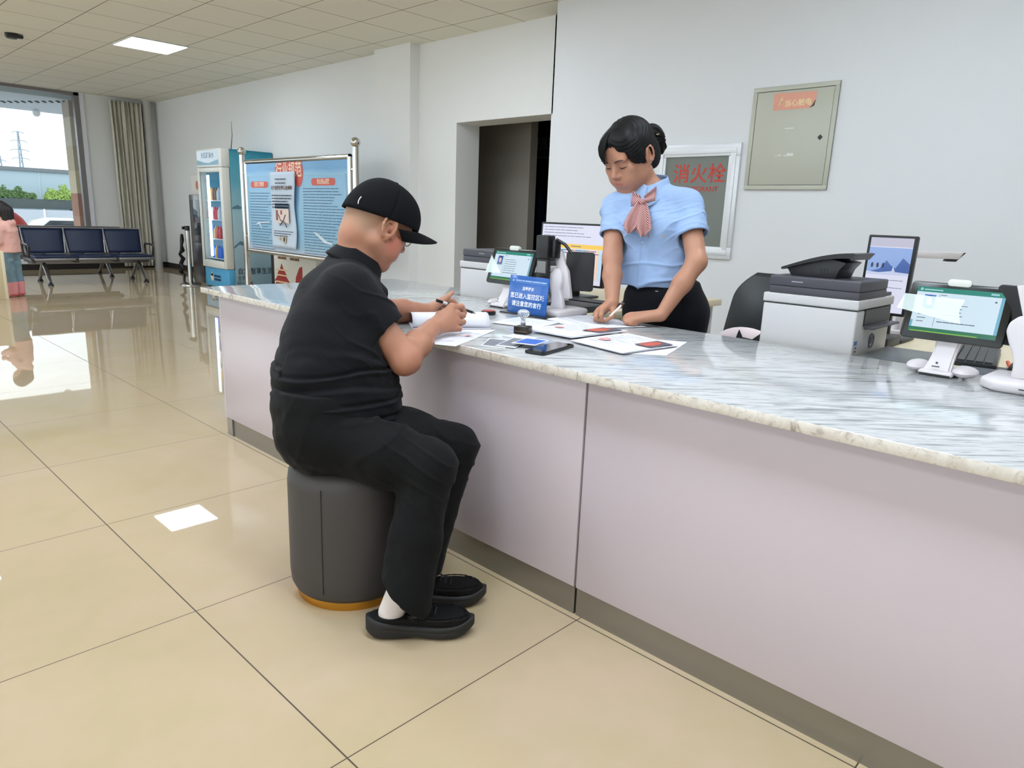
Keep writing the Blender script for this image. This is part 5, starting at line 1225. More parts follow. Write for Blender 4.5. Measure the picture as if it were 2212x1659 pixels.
# ------------------------------------------------------------------ the seated man
def seated_man():
    t = thing('person', 'seated man in black cap, black polo shirt and trousers, writing with a pen', 'person', (1.12, 1.80, 0))
    seat, belly, waist, chest, upper = V(1.105, 1.805, .51), V(1.140, 1.822, .605), V(1.160, 1.851, .69), V(1.198, 1.886, .804), V(1.236, 1.925, .905)
    neckb, neckt = V(1.282, 1.935, .995), V(1.335, 1.915, 1.085)
    shR, elR, wrR = V(1.178, 1.808, .928), V(1.288, 1.678, .740), V(1.482, 1.783, .805)
    shL, elL, wrL = V(1.365, 2.115, .945), V(1.515, 2.115, .818), V(1.755, 2.140, .800)
    lat = unit(V(.55, .83, 0))
    pose = head_M((1.352, 1.905, 1.126), (.965, -.26), 27, 0, 1.06)
    # body: head, neck, arms with hands, torso core
    F = Field((.93, 1.52, .42), (2.0, 2.34, 1.30), .0027); h = HeadSpace(F, pose)
    F.ecap(seat, waist, (.13, .12), (.13, .11), lat, .03); F.ecap(waist, upper, (.13, .11), (.13, .09), lat, .04); F.cap(upper, neckb, .09, .065, .05)
    F.cap(neckb-V(.015, 0, .01), neckt, .068, .063, .03)
    build_head(h, True, .07, .010, 1.22)
    h.ell((0, -.060, -.045), (.054, .036, .05), .04)                                   # nape
    h.ell((0, .035, -.098), (.040, .035, .020), .025)                                  # soft under-chin
    F.cap(upper, shR, .07, .058, .04); F.cap(upper, shL, .07, .058, .04)
    F.cap(shR, elR, .056, .047, .02); F.cap(elR, elR*.55+wrR*.45, .045, .043, .02); F.cap(elR*.55+wrR*.45, wrR, .042, .029, .02)
    F.cap(elR+V(-.012, -.012, -.012), elR+V(.01, -.006, -.008), .034, .034, .02)
    K = [V(1.590, 1.809, .862), V(1.599, 1.799, .838), V(1.588, 1.789, .816), V(1.566, 1.783, .797)]
    PIP = [V(1.637, 1.812, .861), V(1.640, 1.806, .831), V(1.630, 1.793, .810), V(1.599, 1.777, .791)]
    TIP = [V(1.664, 1.824, .835), V(1.640, 1.832, .812), V(1.622, 1.815, .796), V(1.598, 1.803, .783)]
    fingers(F, wrR, K, PIP, TIP, (.0115, .0112, .0105, .0095))
    palm(F, wrR, K, V(1.555, 1.832, .836), th=.0185, rk=.014)
    F.cap(V(1.555, 1.832, .836), V(1.612, 1.853, .846), .0135, .0115, .006); F.cap(V(1.612, 1.853, .846), V(1.652, 1.842, .836), .0112, .0095, .004)
    # left forearm and hand lying on the counter
    F.cap(shL, elL, .056, .047, .02); F.cap(elL, elL*.55+wrL*.45, .046, .042, .02); F.cap(elL*.55+wrL*.45, wrL, .041, .027, .02)
    KL = [V(1.838, 2.150, .836), V(1.845, 2.172, .826), V(1.842, 2.190, .812), V(1.832, 2.205, .796)]
    PL = [V(1.882, 2.135, .832), V(1.890, 2.160, .822), V(1.886, 2.180, .806), V(1.872, 2.200, .790)]
    TL = [V(1.905, 2.120, .806), V(1.915, 2.145, .795), V(1.910, 2.168, .787), V(1.892, 2.190, .782)]
    fingers(F, wrL, KL, PL, TL, (.0105, .0105, .0100, .0090)); palm(F, wrL, KL, V(1.800, 2.120, .830), th=.017)
    F.cap(V(1.800, 2.120, .830), V(1.838, 2.115, .853), .0125, .0105, .005); F.cap(V(1.838, 2.115, .853), V(1.862, 2.118, .868), .0105, .0085, .004)
    me = F.mesh('body', smooth=2)
    hp = h.p
    color_attr(me, skin_tone((180, 127, 102), [
        (hp((.055, .045, -.035)), .045, (196, 118, 100), .75), (hp((.05, .0, -.09)), .05, (150, 112, 92), .35), (hp((0, .09, -.06)), (.03, .03, .012), (176, 100, 92), .8),
        (hp((.07, -.06, .0)), .06, (176, 146, 122), .75), (hp((.0, -.10, .0)), .06, (176, 146, 122), .7), (hp((.083, .008, .0)), .016, (166, 104, 86), .55),
        (elR, .06, (190, 122, 100), .55), (tuple(K[2]), .03, (196, 132, 108), .5), (elL*.5+wrL*.5, .16, (150, 98, 74), .45)]))
    finish('body', me, attr_mat('skin_man', .48, sss=.12, bump=(160, .05)), t, True)
    # spectacle lens edge under the brim
    g = MB(h.M()); pts = [(.032+.024*math.cos(a), .098, .004+.018*math.sin(a)) for a in np.linspace(0, 2*math.pi, 20, endpoint=False)]
    pts2 = [(-x, y, z) for x, y, z in pts]
    bm0 = MB()
    for q in (pts, pts2): bm0.tube([hp(p_) for p_ in q], .0014, 6, closed=True)
    bm0.tube([hp(p_) for p_ in ((.056, .096, .006), (.078, .06, .012), (.082, .0, .014), (.078, -.012, .008))], .0014, 6); bm0.tube([hp(p_) for p_ in ((.008, .101, .007), (0, .104, .009), (-.008, .101, .007))], .0013, 6)
    bm0.build('spectacles', mat('spectacle_frame', (90, 80, 78), .3, metal=.6), t)
    # eyebrows
    # shirt
    S = Field((.86, 1.56, .44), (1.62, 2.36, 1.10), .0033)
    S.ecap(seat+V(.006, 0, .03), belly, (.178, .168), (.190, .188), lat, .03, cuts=((seat+V(0, 0, -.002), (0.16, .05, -1)),))
    S.ecap(belly, waist, (.190, .188), (.186, .180), lat, .03); S.ecap(waist, chest, (.186, .178), (.186, .154), lat, .04); S.ecap(chest, upper, (.188, .150), (.165, .108), lat, .05)
    S.cap(upper, neckb-V(.01, .0, .02), .104, .078, .05)
    S.cap(upper+V(-.05, .02, -.02), upper+V(-.03, -.01, .01), .085, .075, .05)           # rounded upper back
    S.cap(upper*.4+shR*.6, shR, .078, .080, .05); S.cap(upper*.4+shL*.6, shL, .078, .080, .05)
    cR = shR*.40+elR*.60; dR = unit(elR-shR); S.ecap(shR, elR, (.078, .078), (.070, .080), lat, .03, cuts=((cR, dR+V(.10, -.05, -.12)),))
    cL = shL*.25+elL*.75; dL = unit(elL-shL); S.cap(shL, elL, .078, .074, .03, cuts=((cL, dL),))
    S.cap(neckb-unit(neckt-neckb)*.03, neckb-unit(neckt-neckb)*.005, .084, .080, .012)
    S.cap(neckb-unit(neckt-neckb)*.0, neckt+unit(neckt-neckb)*.05, .070, .070, .006, 'sub')
    S.cap(elR, cR-dR*.02, .058, .058, .006, 'sub')
    def folds(co):
        z = co[:, 2]; a = np.arctan2(co[:, 1]-1.83, co[:, 0]-1.15)
        low = np.clip((.84-z)/.12, 0, 1)*np.clip((z-.47)/.05, 0, 1)
        rid = np.zeros(len(z))
        for z0, w_, am, sl in ((.715, .007, .0070, .012), (.628, .006, .0085, -.006), (.575, .006, .0075, .010), (.665, .010, .005, -.015), (.535, .008, .006, .01), (.76, .012, .0045, .03)):
            q_ = (z-z0-sl*np.sin(a*1.5+z0*40)-.010*vnoise(co*9, 7))/w_
            rid += 1.6*am*(np.exp(-q_**2)-.8*np.exp(-(q_*1.1+1.5)**2))*(.6+.5*vnoise(co*5, int(z0*100)))
        n = .0060*vnoise(co*np.array([9, 9, 26]), 1)+.0032*vnoise(co*np.array([24, 24, 40]), 2)
        arm = np.exp(-(np.linalg.norm(co-(shR*.5+elR*.5), axis=1)/.13)**2)
        dv = -.011*np.exp(-(np.sin((co @ unit(V(.5, -.2, .8)))*58+2.2*vnoise(co*10, 5))/.3)**2)*arm*(.5+.5*vnoise(co*8, 12))
        return rid*low+n*(.35+.65*low)+dv
    me = S.mesh('shirt', folds, 1)
    M_sh = mat('black_shirt_cloth', (14, 14, 18), .85, spec=.2, sheen=.04, bump=(260, .12))
    finish('shirt', me, M_sh, t, True)
    # fold-down collar
    ax = unit(neckt-neckb); e1 = unit(np.cross(ax, V(0, 0, 1))); e2 = np.cross(ax, e1)
    def collar(u, v):
        a = 2*math.pi*(u*.90+.05)+math.radians(8); flare = .0765+.022*v; dn = .050-.056*v
        front = math.cos(a-0)
        p = neckb+ax*(dn)+(e1*math.sin(a)+e2*math.cos(a))*flare
        return tuple(p)
    b = MB(); b.sheet(collar, 48, 8, .005); b.build('collar', M_sh, t, True)
    # trousers
    kR, kL, aR, aL = V(1.226, 1.482, .462), V(1.378, 1.555, .468), V(1.088, 1.432, .085), V(1.232, 1.545, .085)
    hR, hL = V(1.045, 1.752, .522), V(1.158, 1.875, .522)
    Tf = Field((.84, 1.32, .04), (1.52, 2.08, .66), .004)
    latp = unit(V(.68, .73, 0))
    Tf.ecap(V(1.094, 1.812, .535), V(1.096, 1.818, .60), (.182, .148), (.178, .158), latp, .03, cuts=((V(0, 0, .431), (0, 0, -1)),))
    Tf.cap(hR+V(-.01, .01, .004), hR*.4+kR*.6, .095, .090, .05); Tf.cap(hR*.4+kR*.6, kR, .090, .074, .03)
    Tf.cap(hL, hL*.4+kL*.6, .098, .088, .05); Tf.cap(hL*.4+kL*.6, kL, .088, .073, .03)
    Tf.cap(kR, kR*.5+aR*.5, .074, .073, .03); Tf.cap(kR*.5+aR*.5, aR+V(0, 0, -.02), .073, .075, .02, cuts=((V(1.088, 1.432, .126), (-.49, .40, -.78)),))
    Tf.cap(kL, kL*.5+aL*.5, .073, .070, .03); Tf.cap(kL*.5+aL*.5, aL+V(0, 0, -.02), .070, .070, .02, cuts=((V(1.232, 1.545, .125), (-.25, .2, -.94)),))
    for A, B in ((aR, kR), (aL, kL)): Tf.cap(A-V(0, 0, .06), A*.75+B*.25, .060, .058, .006, 'sub')
    def pf(co):
        d1 = np.linalg.norm(co-kR, axis=1); d2 = np.linalg.norm(co-kL, axis=1)
        kn = np.exp(-(np.minimum(d1, d2)/.13)**2)
        hip = np.exp(-(np.linalg.norm(co-(hR*.75+kR*.25), axis=1)/.17)**2)
        dirn = co @ unit(V(.35, -.5, .9)); dirh = co @ unit(V(.6, -.6, -.4))
        return (-.010*np.exp(-(np.sin(dirn*62+2.5*vnoise(co*8, 1))/.30)**2)*kn*(.5+.6*vnoise(co*7, 9))-.009*np.exp(-(np.sin(dirh*42+2.5*vnoise(co*7, 2))/.3)**2)*hip*(.5+.6*vnoise(co*6, 5))
                + .0045*vnoise(co*np.array([16, 16, 8]), 4)+.0022*vnoise(co*36, 6))
    me = Tf.mesh('trousers', pf, 1)
    finish('trousers', me, mat('black_trouser_cloth', (14, 14, 15), .85, spec=.2, sheen=.03, bump=(220, .12)), t, True)
    # shoes and socks
    def shoe(heel, d, left):
        d = unit(V(d[0], d[1], 0)); r_ = V(d[1], -d[0], 0); sg = -1 if left else 1
        W3 = lambda x, y, z: V(heel[0], heel[1], 0)+r_*x*sg+d*y+V(0, 0, z)
        lo = np.minimum(W3(-.07, -.05, 0), W3(.07, .34, 0))-.06; hi = np.maximum(W3(-.07, -.05, 0), W3(.07, .34, 0))+.06
        def tab(xs, ys): return lambda y: np.interp(y, xs, ys)
        def slab(F_, wf, zb, zt, y0, y1, e, k=.006, mode='add'):
            """shoe section: half-width wf(y), underside zb(y), top zt(y), rounded ends y0..y1"""
            def f(P):
                X, Y, Z = P[0]-heel[0], P[1]-heel[1], P[2]
                lx = X*r_[0]*sg+Y*r_[1]*sg; ly = X*d[0]+Y*d[1]
                ym, hy = (y0+y1)/2, (y1-y0)/2; ce = np.clip(1-np.abs((ly-ym)/hy)**5, .02, 1)**(1/2.4)
                w_ = wf(ly)*ce; b_, t_ = zb(ly), zt(ly); hz = np.maximum((t_-b_)/2, .004); zm = (t_+b_)/2
                k0 = (np.abs(lx/w_)**e+np.abs((Z-zm)/hz)**e)**(1/e)
                return np.maximum((k0-1)*np.minimum(w_, hz)*.75, np.abs(ly-ym)-hy)
            F_._op(f, lo+.03, hi-.03, k, mode)
        q = Field((lo[0], lo[1], -.004), (hi[0], hi[1], .17), .0022)
        slab(q, tab((-.012, .03, .09, .14, .2, .245, .288), (.036, .042, .038, .040, .0485, .046, .032)), tab((-.016, .01, .09, .13, .17, .23, .262, .292), (.020, .0015, .002, .006, .002, .0015, .008, .030)),
             tab((-.016, .04, .10, .16, .22, .292), (.066, .058, .047, .043, .044, .056)), -.016, .292, 4.2)
        for sx2 in (-1, 1):
            pts = [W3(sx2*x, y, z) for x, y, z in ((.043, .02, .040), (.041, .08, .032), (.0425, .13, .027), (.0495, .19, .025), (.047, .25, .030))]
            for a_, b_ in zip(pts[:-1], pts[1:]): q.cap(a_, b_, .0030, None, .003, 'sub')
        me_s = q.mesh('sole', None, 1)
        u_ = Field((lo[0], lo[1], .01), (hi[0], hi[1], .17), .0022)
        slab(u_, tab((-.002, .03, .09, .14, .2, .245, .284), (.032, .0365, .0345, .038, .0445, .042, .026)), tab((-.01, .29), (.03, .036)), tab((-.006, .02, .05, .085, .115, .15, .19, .235, .284), (.116, .112, .098, .098, .108, .094, .080, .072, .052)), -.006, .286, 2.7)
        u_.ecap(W3(0, .052, .075), W3(0, .058, .17), (.026, .036), (.028, .040), r_, .005, 'sub')
        for k_, dz in ((0, 0), (1, .009)):
            pts = [W3((.0445-.0035*k_)*math.cos(a), .19+(.088-.008*k_)*math.sin(a), .056+dz+.006*max(0, math.cos(a)**2)) for a in np.linspace(-.9, math.pi+.9, 22)]
            for a_, b_ in zip(pts[:-1], pts[1:]): u_.cap(a_, b_, .0022, None, .002)
        me_u = u_.mesh('shoe', None, 1)
        o = finish('shoe', me_u, mat('black_shoe_mesh', (12, 12, 13), .75, spec=.25, bump=(300, .3)), t, True)
        finish('sole', me_s, mat('black_sole_rubber', (26, 25, 25), .6, bump=(60, .15, (1, 1, 6))), o, True)
        l = MB()
        for i in range(5): l.tube([W3(-.022, .118+i*.015, .098-i*.007), W3(0, .123+i*.015, .108-i*.0065), W3(.022, .118+i*.015, .098-i*.007)], .0022, 6)
        l.tube([W3(.0, .118, .106), W3(.012, .10, .112), W3(.022, .115, .106), W3(.004, .122, .106)], .0018, 6); l.build('laces', mat('lace_black', (26, 26, 27), .8), o)
        lg = MB()
        star = [W3(.0385-.15*abs(.011*math.sin(i*2*math.pi/9*4)), .118+.016*math.cos(i*2*math.pi/9*4), .074+.011*math.sin(i*2*math.pi/9*4)) for i in range(10)]
        lg.tube(star, .0011, 5); lg.build('side_emblem', mat('emblem_grey', (70, 70, 72), .5), o)
        return W3
    Ws = shoe((1.030, 1.492), (.763, -.647), False); shoe((1.170, 1.588), (.77, -.64), True)
    k_ = Field((.98, 1.36, .05), (1.2, 1.56, .24), .0026); k_.ecap(Ws(0, .056, .07), aR+V(.014, .000, .085), (.031, .037), (.033, .038), unit(V(-.647, -.763, 0)), .01)
    finish('sock', k_.mesh('sock', None, 1), mat('white_sock', (226, 216, 212), .9, bump=(200, .2)), t, True)
    # cap
    Mh = h.M(); b = MB(Mh)
    def crown(u, v):
        a = 2*math.pi*u; e = v*math.pi/2
        r_x, r_y = .0875, (.122 if math.sin(a) > 0 else .112); x = r_x*math.cos(a)*math.cos(e)**.85; y = -.004+r_y*math.sin(a)*math.cos(e)**.85
        z = (.024+.018*(math.sin(a)))*(1-v)+.132*math.sin(e)**1.0*1.0+(.0)
        z = (.022+.020*math.sin(a))*(1-math.sin(e))+.138*math.sin(e)
        return (x, y, z)
    b.sheet(crown, 64, 20, -.003); cp = b.build('cap', mat('black_cap_cloth', (13, 13, 16), .88, spec=.15, bump=(240, .15)), t, True)
    def brim(u, v):
        a = math.radians(18+144*u); rr = .100+.005; ext = .078*math.sin(math.pi*(.08+.84*u))**.7
        x = (.0865)*math.cos(a)*(1-.12*v); y = -.004+.121*math.sin(a)+ext*v
        z = (.022+.020*math.sin(a))-.002-6.5*(x*x)*(.3+v)+.014*v-.008*v*v
        return (x, y, z)
    b = MB(Mh); b.sheet(brim, 40, 12, .004); b.build('brim', mat('black_cap_brim', (14, 14, 17), .85, spec=.15), cp, True)
    b = MB(Mh); b.sphere((0, -.002, .139), 1, 14, (.009, .009, .006)); b.build('button', mat('black_cap_cloth'), cp)
    b = MB(Mh)
    for i in range(6):
        a = math.radians(30+60*i); b.tube([tuple(V(*crown(a/(2*math.pi), v))*1.004) for v in np.linspace(.0, .98, 14)], .0011, 5)
    b.build('panel_seam', mat('seam_black', (15, 15, 17), .9), cp)
    b = MB(Mh); b.tube([(.0585, -.0985, .020), (.0570, -.1005, .028), (.0560, -.100, .036), (.0555, -.098, .043)], .0016, 5); b.build('strap_logo', mat('logo_white', (232, 228, 224), .6), cp)
    return t
seated_man()
# pen in his hand
t = thing('pen', 'black pen with a white clip in the seated man\'s hand', 'pen', (1.645, 1.855, .845))
A, B = V(1.575, 1.872, .880), V(1.735, 1.842, .826)
b = MB(); b.cyl(A*.75+B*.25, A*.1+B*.9, .0050, n=14); b.build('barrel', mat('pen_black', (22, 22, 22), .3), t)
MB().cyl(A, A*.86+B*.14, .0058, n=14).build('end_cap', mat('pen_black'), t); MB().cyl(A*.86+B*.14, A*.75+B*.25, .0054, n=14).build('white_band', mat('pen_white', (236, 236, 236), .3), t)
MB().cyl(A*.1+B*.9, B, .0048, .0008, 14).build('nib', mat('pen_tip_steel', (150, 152, 156), .25, metal=.9), t)
# ------------------------------------------------------------------ the standing clerk
def standing_woman():
    t = thing('person', 'woman clerk in pale blue uniform shirt leaning on the counter and writing', 'person', (2.64, 1.62, 0))
    pel, hip, waist, ribs, chest, upper = V(2.640, 1.612, .80), V(2.628, 1.618, .865), V(2.604, 1.650, .945), V(2.596, 1.678, 1.055), V(2.598, 1.694, 1.165), V(2.615, 1.696, 1.245)
    neckb, neckt = V(2.616, 1.708, 1.302), V(2.568, 1.748, 1.372)
    shR, elR, wrR = V(2.520, 1.826, 1.226), V(2.415, 1.748, 1.020), V(2.325, 1.668, .850)
    shL, elL, wrL = V(2.668, 1.566, 1.246), V(2.560, 1.440, 1.025), V(2.428, 1.500, .812)
    lat = unit(V(-.38, .925, 0)); fwd = unit(V(-.925, -.38, 0))
    pose = head_M((2.528, 1.779, 1.434), (-.995, .10), 31, 0, 1.16)
    F = Field((2.20, 1.36, .755), (2.80, 1.98, 1.60), .0024); h = HeadSpace(F, pose)
    F.ecap(hip, ribs, (.11, .085), (.11, .085), lat, .03); F.ecap(ribs, upper, (.11, .085), (.11, .07), lat, .03); F.cap(upper, neckb, .07, .05, .04)
    F.cap(neckb-V(0, 0, .02), neckt+V(-.005, .005, .02), .049, .047, .02)
    build_head(h, False)
    for S_, E_, W_ in ((shR, elR, wrR), (shL, elL, wrL)):
        F.cap(upper, S_, .05, .046, .04); F.cap(S_, E_, .046, .040, .02); F.cap(E_, E_*.6+W_*.4, .0385, .0375, .02); F.cap(E_*.6+W_*.4, W_, .038, .0255, .02)
    K = [V(2.268, 1.673, .826), V(2.268, 1.691, .818), V(2.273, 1.705, .804), V(2.286, 1.709, .789)]
    PIP = [V(2.248, 1.663, .802), V(2.246, 1.685, .792), V(2.258, 1.698, .783), V(2.283, 1.700, .778)]
    TIP = [V(2.258, 1.661, .781), V(2.262, 1.672, .778), V(2.280, 1.682, .778), V(2.299, 1.680, .778)]
    fingers(F, wrR, K, PIP, TIP, (.0092, .0092, .0088, .0078)); palm(F, wrR, K, V(2.308, 1.650, .826), th=.0155, rk=.0115)
    F.cap(V(2.308, 1.650, .826), V(2.286, 1.634, .802), .0115, .0095, .005); F.cap(V(2.286, 1.634, .802), V(2.264, 1.648, .785), .0095, .0078, .003)
    KL = [V(2.351, 1.593, .804), V(2.334, 1.594, .800), V(2.321, 1.583, .795), V(2.316, 1.561, .789)]
    PL = [V(2.318, 1.596, .797), V(2.308, 1.588, .788), V(2.303, 1.576, .783), V(2.306, 1.559, .780)]
    TL = [V(2.338, 1.583, .777), V(2.331, 1.574, .776), V(2.328, 1.563, .776), V(2.327, 1.549, .776)]
    fingers(F, wrL, KL, PL, TL, (.0095, .0095, .0092, .0085)); palm(F, wrL, KL, V(2.415, 1.545, .804), th=.0175, rk=.013)
    F.cap(V(2.415, 1.545, .804), V(2.392, 1.570, .790), .0115, .0095, .005); F.cap(V(2.392, 1.570, .790), V(2.372, 1.586, .779), .0095, .0078, .003)
    me = F.mesh('body', smooth=2); hp = h.p; R = h.R
    color_attr(me, skin_tone((178, 128, 103), [
        (hp((.04, .07, -.03)), .03, (214, 158, 134), .4), (hp((-.04, .07, -.03)), .03, (214, 158, 134), .4), (hp((.005, .094, -.058)), .017, (172, 98, 90), .75), (hp((-.010, .094, -.059)), .015, (172, 98, 90), .7), (hp((.016, .090, -.060)), .011, (172, 98, 90), .6),
        (hp((.032, .085, .010)), .015, (184, 132, 110), .5), (hp((-.032, .085, .010)), .015, (184, 132, 110), .5), (hp((.082, -.006, .0)), .016, (186, 128, 106), .6), (hp((-.082, -.006, .0)), .016, (186, 128, 106), .6),
        (tuple(KL[1]), .03, (204, 150, 124), .5), (tuple(K[1]), .03, (190, 136, 112), .6), (elL, .05, (204, 150, 122), .5), (elR, .06, (190, 136, 112), .5)]))
    finish('body', me, attr_mat('skin_woman', .46, sss=.12, bump=(170, .03)), t, True)
    # lash lines and brows
    b = MB()
    for s in (-1, 1):
        pts = [hp((s*(.032+.0165*math.cos(a)), .0868-.010*math.cos(a)**2*1.1, .0005-.0045*math.sin(a))) for a in np.linspace(math.pi*.02, math.pi*.98, 12)]
        b.tube(pts, [.0006+.0013*math.sin(math.pi*(i/11)) for i in range(12)], 6)
    b.build('eyelashes', mat('lash_black', (28, 22, 22), .6), t)
    b = MB()
    for s in (-1, 1):
        pts = [hp((s*(.016+.034*u), .0965-.008*u*u, .0225+.006*math.sin(u*2.2))) for u in np.linspace(0, 1, 9)]
        b.tube(pts, [.0030*(1-.6*abs(i/8-.35)) for i in range(9)], 6)
    b.build('eyebrows', mat('brow_dark', (62, 46, 42), .8), t)
    # shirt
    S = Field((2.30, 1.32, .84), (2.86, 2.00, 1.42), .0034)
    cut_hem = ((V(2.62, 1.63, .915), (0, 0, -1)),)
    S.ecap(waist-V(0, 0, .05), waist+V(0, 0, .01), (.150, .112), (.156, .116), lat, .02, cuts=cut_hem); S.ecap(waist, ribs, (.148, .112), (.150, .115), lat, .03, cuts=cut_hem); S.ecap(ribs, chest, (.152, .112), (.160, .108), lat, .04)
    S.ecap(chest, upper, (.160, .100), (.150, .072), lat, .05)
    for s in (-1, 1): S.ell(chest+fwd*.072+lat*s*.062-V(0, 0, .030), (.066, .056, .060), None, .05)
    S.cap(upper, neckb-V(0, 0, .012), .075, .058, .04); S.cap(neckb-V(0, 0, .02), upper*.3+shR*.7+V(0, 0, .02), .05, .045, .04); S.cap(neckb-V(0, 0, .02), upper*.3+shL*.7+V(0, 0, .02), .05, .045, .04)
    for sh_, el_, wd, cf, tilt in ((shR, elR, .056, .55, V(.05, .10, -.30)), (shL, elL, .060, .55, V(.20, -.10, -.30))):
        S.cap(upper*.45+sh_*.55, sh_, .056, .056, .03); c_ = sh_*(1-cf)+el_*cf; d_ = unit(el_-sh_)
        S.cap(sh_, el_, wd, wd*1.16, .02, cuts=((c_, d_+tilt*.6),)); S.cap(c_+d_*.06, c_-d_*.03, wd*.98, wd*.92, .004, 'sub')
    S.cap(neckb+V(0, 0, .0), neckt+V(-.03, .02, .06), .052, .052, .006, 'sub')
    vc = neckb+fwd*.055-V(0, 0, .01)
    def wf(co):
        z = co[:, 2]; n = .0048*vnoise(co*np.array([14, 14, 18]), 1)+.0026*vnoise(co*34, 2)
        lowz = np.clip((1.06-z)/.10, 0, 1)
        fold = -.013*np.exp(-(np.sin(z*52+2.4*vnoise(co*7, 4)+co[:, 1]*9)/.32)**2)*lowz*(.5+.6*vnoise(co*8, 8))
        for S_, E_ in ((shR, elR), (shL, elL)):
            m_ = S_*.62+E_*.38-lat*(.03 if S_ is shR else -.03); g_ = np.exp(-(np.linalg.norm(co-m_, axis=1)/.085)**2)
            fold += -.010*np.exp(-(np.sin((co @ unit(V(.2, .1, 1)+.6*lat*(1 if S_ is shL else -1)))*70+2*vnoise(co*9, 11))/.3)**2)*g_*(.55+.5*vnoise(co*9, 13))
        dg = co @ unit(V(.3, .6, .75)); drape = -.0075*np.exp(-(np.sin(dg*60+2.5*vnoise(co*6, 6))/.3)**2)*np.exp(-((z-1.18)/.09)**2)*(.5+.5*vnoise(co*9, 3))
        pl = ((co-chest) @ lat); front = ((co-chest) @ fwd) > .04
        placket = .0022*np.exp(-((pl+.006)/.012)**4)*front
        line = -.0045*np.exp(-((pl-.010)/.0022)**2)*front
        return n+fold+drape+placket+line
    me = S.mesh('shirt', wf, 1)
    M_bs = mat('pale_blue_cloth', (150, 175, 212), .75, spec=.2, sheen=.1, bump=(300, .06)); finish('shirt', me, M_bs, t, True)
    # collar wings
    ax = unit(V(-.10, .06, 1)); c0 = neckb+V(-.006, .004, .004)
    def col(side):
        def f(u, v):
            a = math.pi*(u*.985)*side; r0 = .060+.004*v; dirv = fwd*math.cos(a)+lat*math.sin(a)
            drop = .034-.066*v*(1+.35*math.exp(-(u/.16)**2)); out = .026*v+.020*v*math.exp(-(u/.18)**2)
            fr = math.exp(-(u/.22)**2)
            p = c0+dirv*(r0+out)+V(0, 0, .030*(1-math.cos(a))*.5+drop-.022*fr)+fwd*.012*fr
            return tuple(p)
        return f
    b = MB(); b.sheet(col(1), 28, 8, .004); b.sheet(col(-1), 28, 8, .004); b.build('collar', mat('pale_blue_cloth'), t, True)
    # bow: striped scarf knot with two folded tails
    m = mat('striped_scarf', (150, 92, 96), .6); tr = m.node_tree; p_ = tr.nodes['Principled BSDF']; tcn = node(tr, 'ShaderNodeTexCoord'); wv = node(tr, 'ShaderNodeTexWave'); wv.inputs['Scale'].default_value = 62; wv.inputs['Distortion'].default_value = 2.5; wv.inputs['Detail'].default_value = 1.5; wv.inputs['Detail Scale'].default_value = .25
    mp = node(tr, 'ShaderNodeMapping'); mp.inputs['Rotation'].default_value = (.5, .3, .9); tr.links.new(tcn.outputs['Object'], mp.inputs[0]); tr.links.new(mp.outputs[0], wv.inputs['Vector'])
    rp = node(tr, 'ShaderNodeValToRGB'); rp.color_ramp.elements[0].position = .38; rp.color_ramp.elements[0].color = rgb(84, 30, 40); rp.color_ramp.elements[1].position = .6; rp.color_ramp.elements[1].color = rgb(222, 172, 168); tr.links.new(wv.outputs[0], rp.inputs[0]); tr.links.new(rp.outputs[0], p_.inputs['Base Color'])
    k0 = c0+fwd*.116+lat*.010+V(0, 0, -.056)
    def tail(dx, dx2, L, w0, w1, ph):
        def f(u, v):
            wv_ = w0+(w1-w0)*math.sin(min(1, v*1.25)*math.pi*.5); wv_ *= (1 if v < .78 else 1-.75*(v-.78)/.22)
            x = dx+(dx2-dx)*v+(u-.5)*wv_; y = .012*math.sin(u*math.pi*3+ph)*(.4+v)+.012*math.sin(v*3); z = -L*v
            q = k0+lat*x+fwd*(y+.010+.010*v)+V(0, 0, z)-fwd*.25*0; return tuple(q+fwd*.056*v)
        return f
    b = MB(); b.sheet(tail(.010, .030, .125, .026, .066, 0), 14, 18, .003); b.sheet(tail(-.008, -.026, .135, .026, .078, 1.2), 14, 18, .003)
    def wing(s):
        def f(u, v):
            x = s*(.008+.040*u); w_ = .018+.024*u; q = k0+lat*x+V(0, 0, (v-.5)*w_*1.5+.010+.022*u*(1 if s < 0 else .1))+fwd*(.010+.008*math.sin(v*math.pi*2)-.028*u); return tuple(q)
        return f
    b.sheet(wing(1), 8, 8, .003); b.sheet(wing(-1), 8, 8, .003); b.sphere(k0+fwd*.014, 1, 14, (.013, .013, .014))
    b.build('scarf_bow', m, t, True)
    # name badge, buttons, belt line
    Mb = frame_M(tuple(chest+fwd*.136-lat*.050+V(0, 0, -.045)), tuple(-lat*.98+fwd*.05), (0, 0, 1))
    MB().prism(rrect(.064, .019, .003), .003, Mb, .0006).build('name_badge', mat('badge_bronze', (176, 156, 142), .35, metal=.3), t)
    b = MB()
    for dz in (-.075, -.15, -.205): b.sphere(chest+fwd*(.126 if dz > -.1 else .118)+lat*.004+V(0, 0, dz)-(chest-waist)*0, .0055, 12)
    b.build('shirt_buttons', mat('button_blue', (196, 212, 236), .3), t)
    # trousers
    Tf = Field((2.44, 1.36, .02), (2.90, 1.92, .98), .0045)
    Tf.ecap(hip+V(.005, 0, .045), hip, (.142, .108), (.165, .120), lat, .02, cuts=((V(2.6, 1.6, .93), (0, 0, 1)),)); Tf.ecap(hip, pel, (.165, .120), (.176, .128), lat, .02)
    for s in (-1, 1):
        a, k_, f_ = pel+lat*s*.085, V(2.66, 1.605, .44)+lat*s*.095, V(2.69, 1.60, .06)+lat*s*.105
        Tf.cap(a, k_, .098, .072, .03); Tf.cap(k_, f_, .072, .062, .02, cuts=((f_-V(0, 0, .02), (0, 0, -1)),))
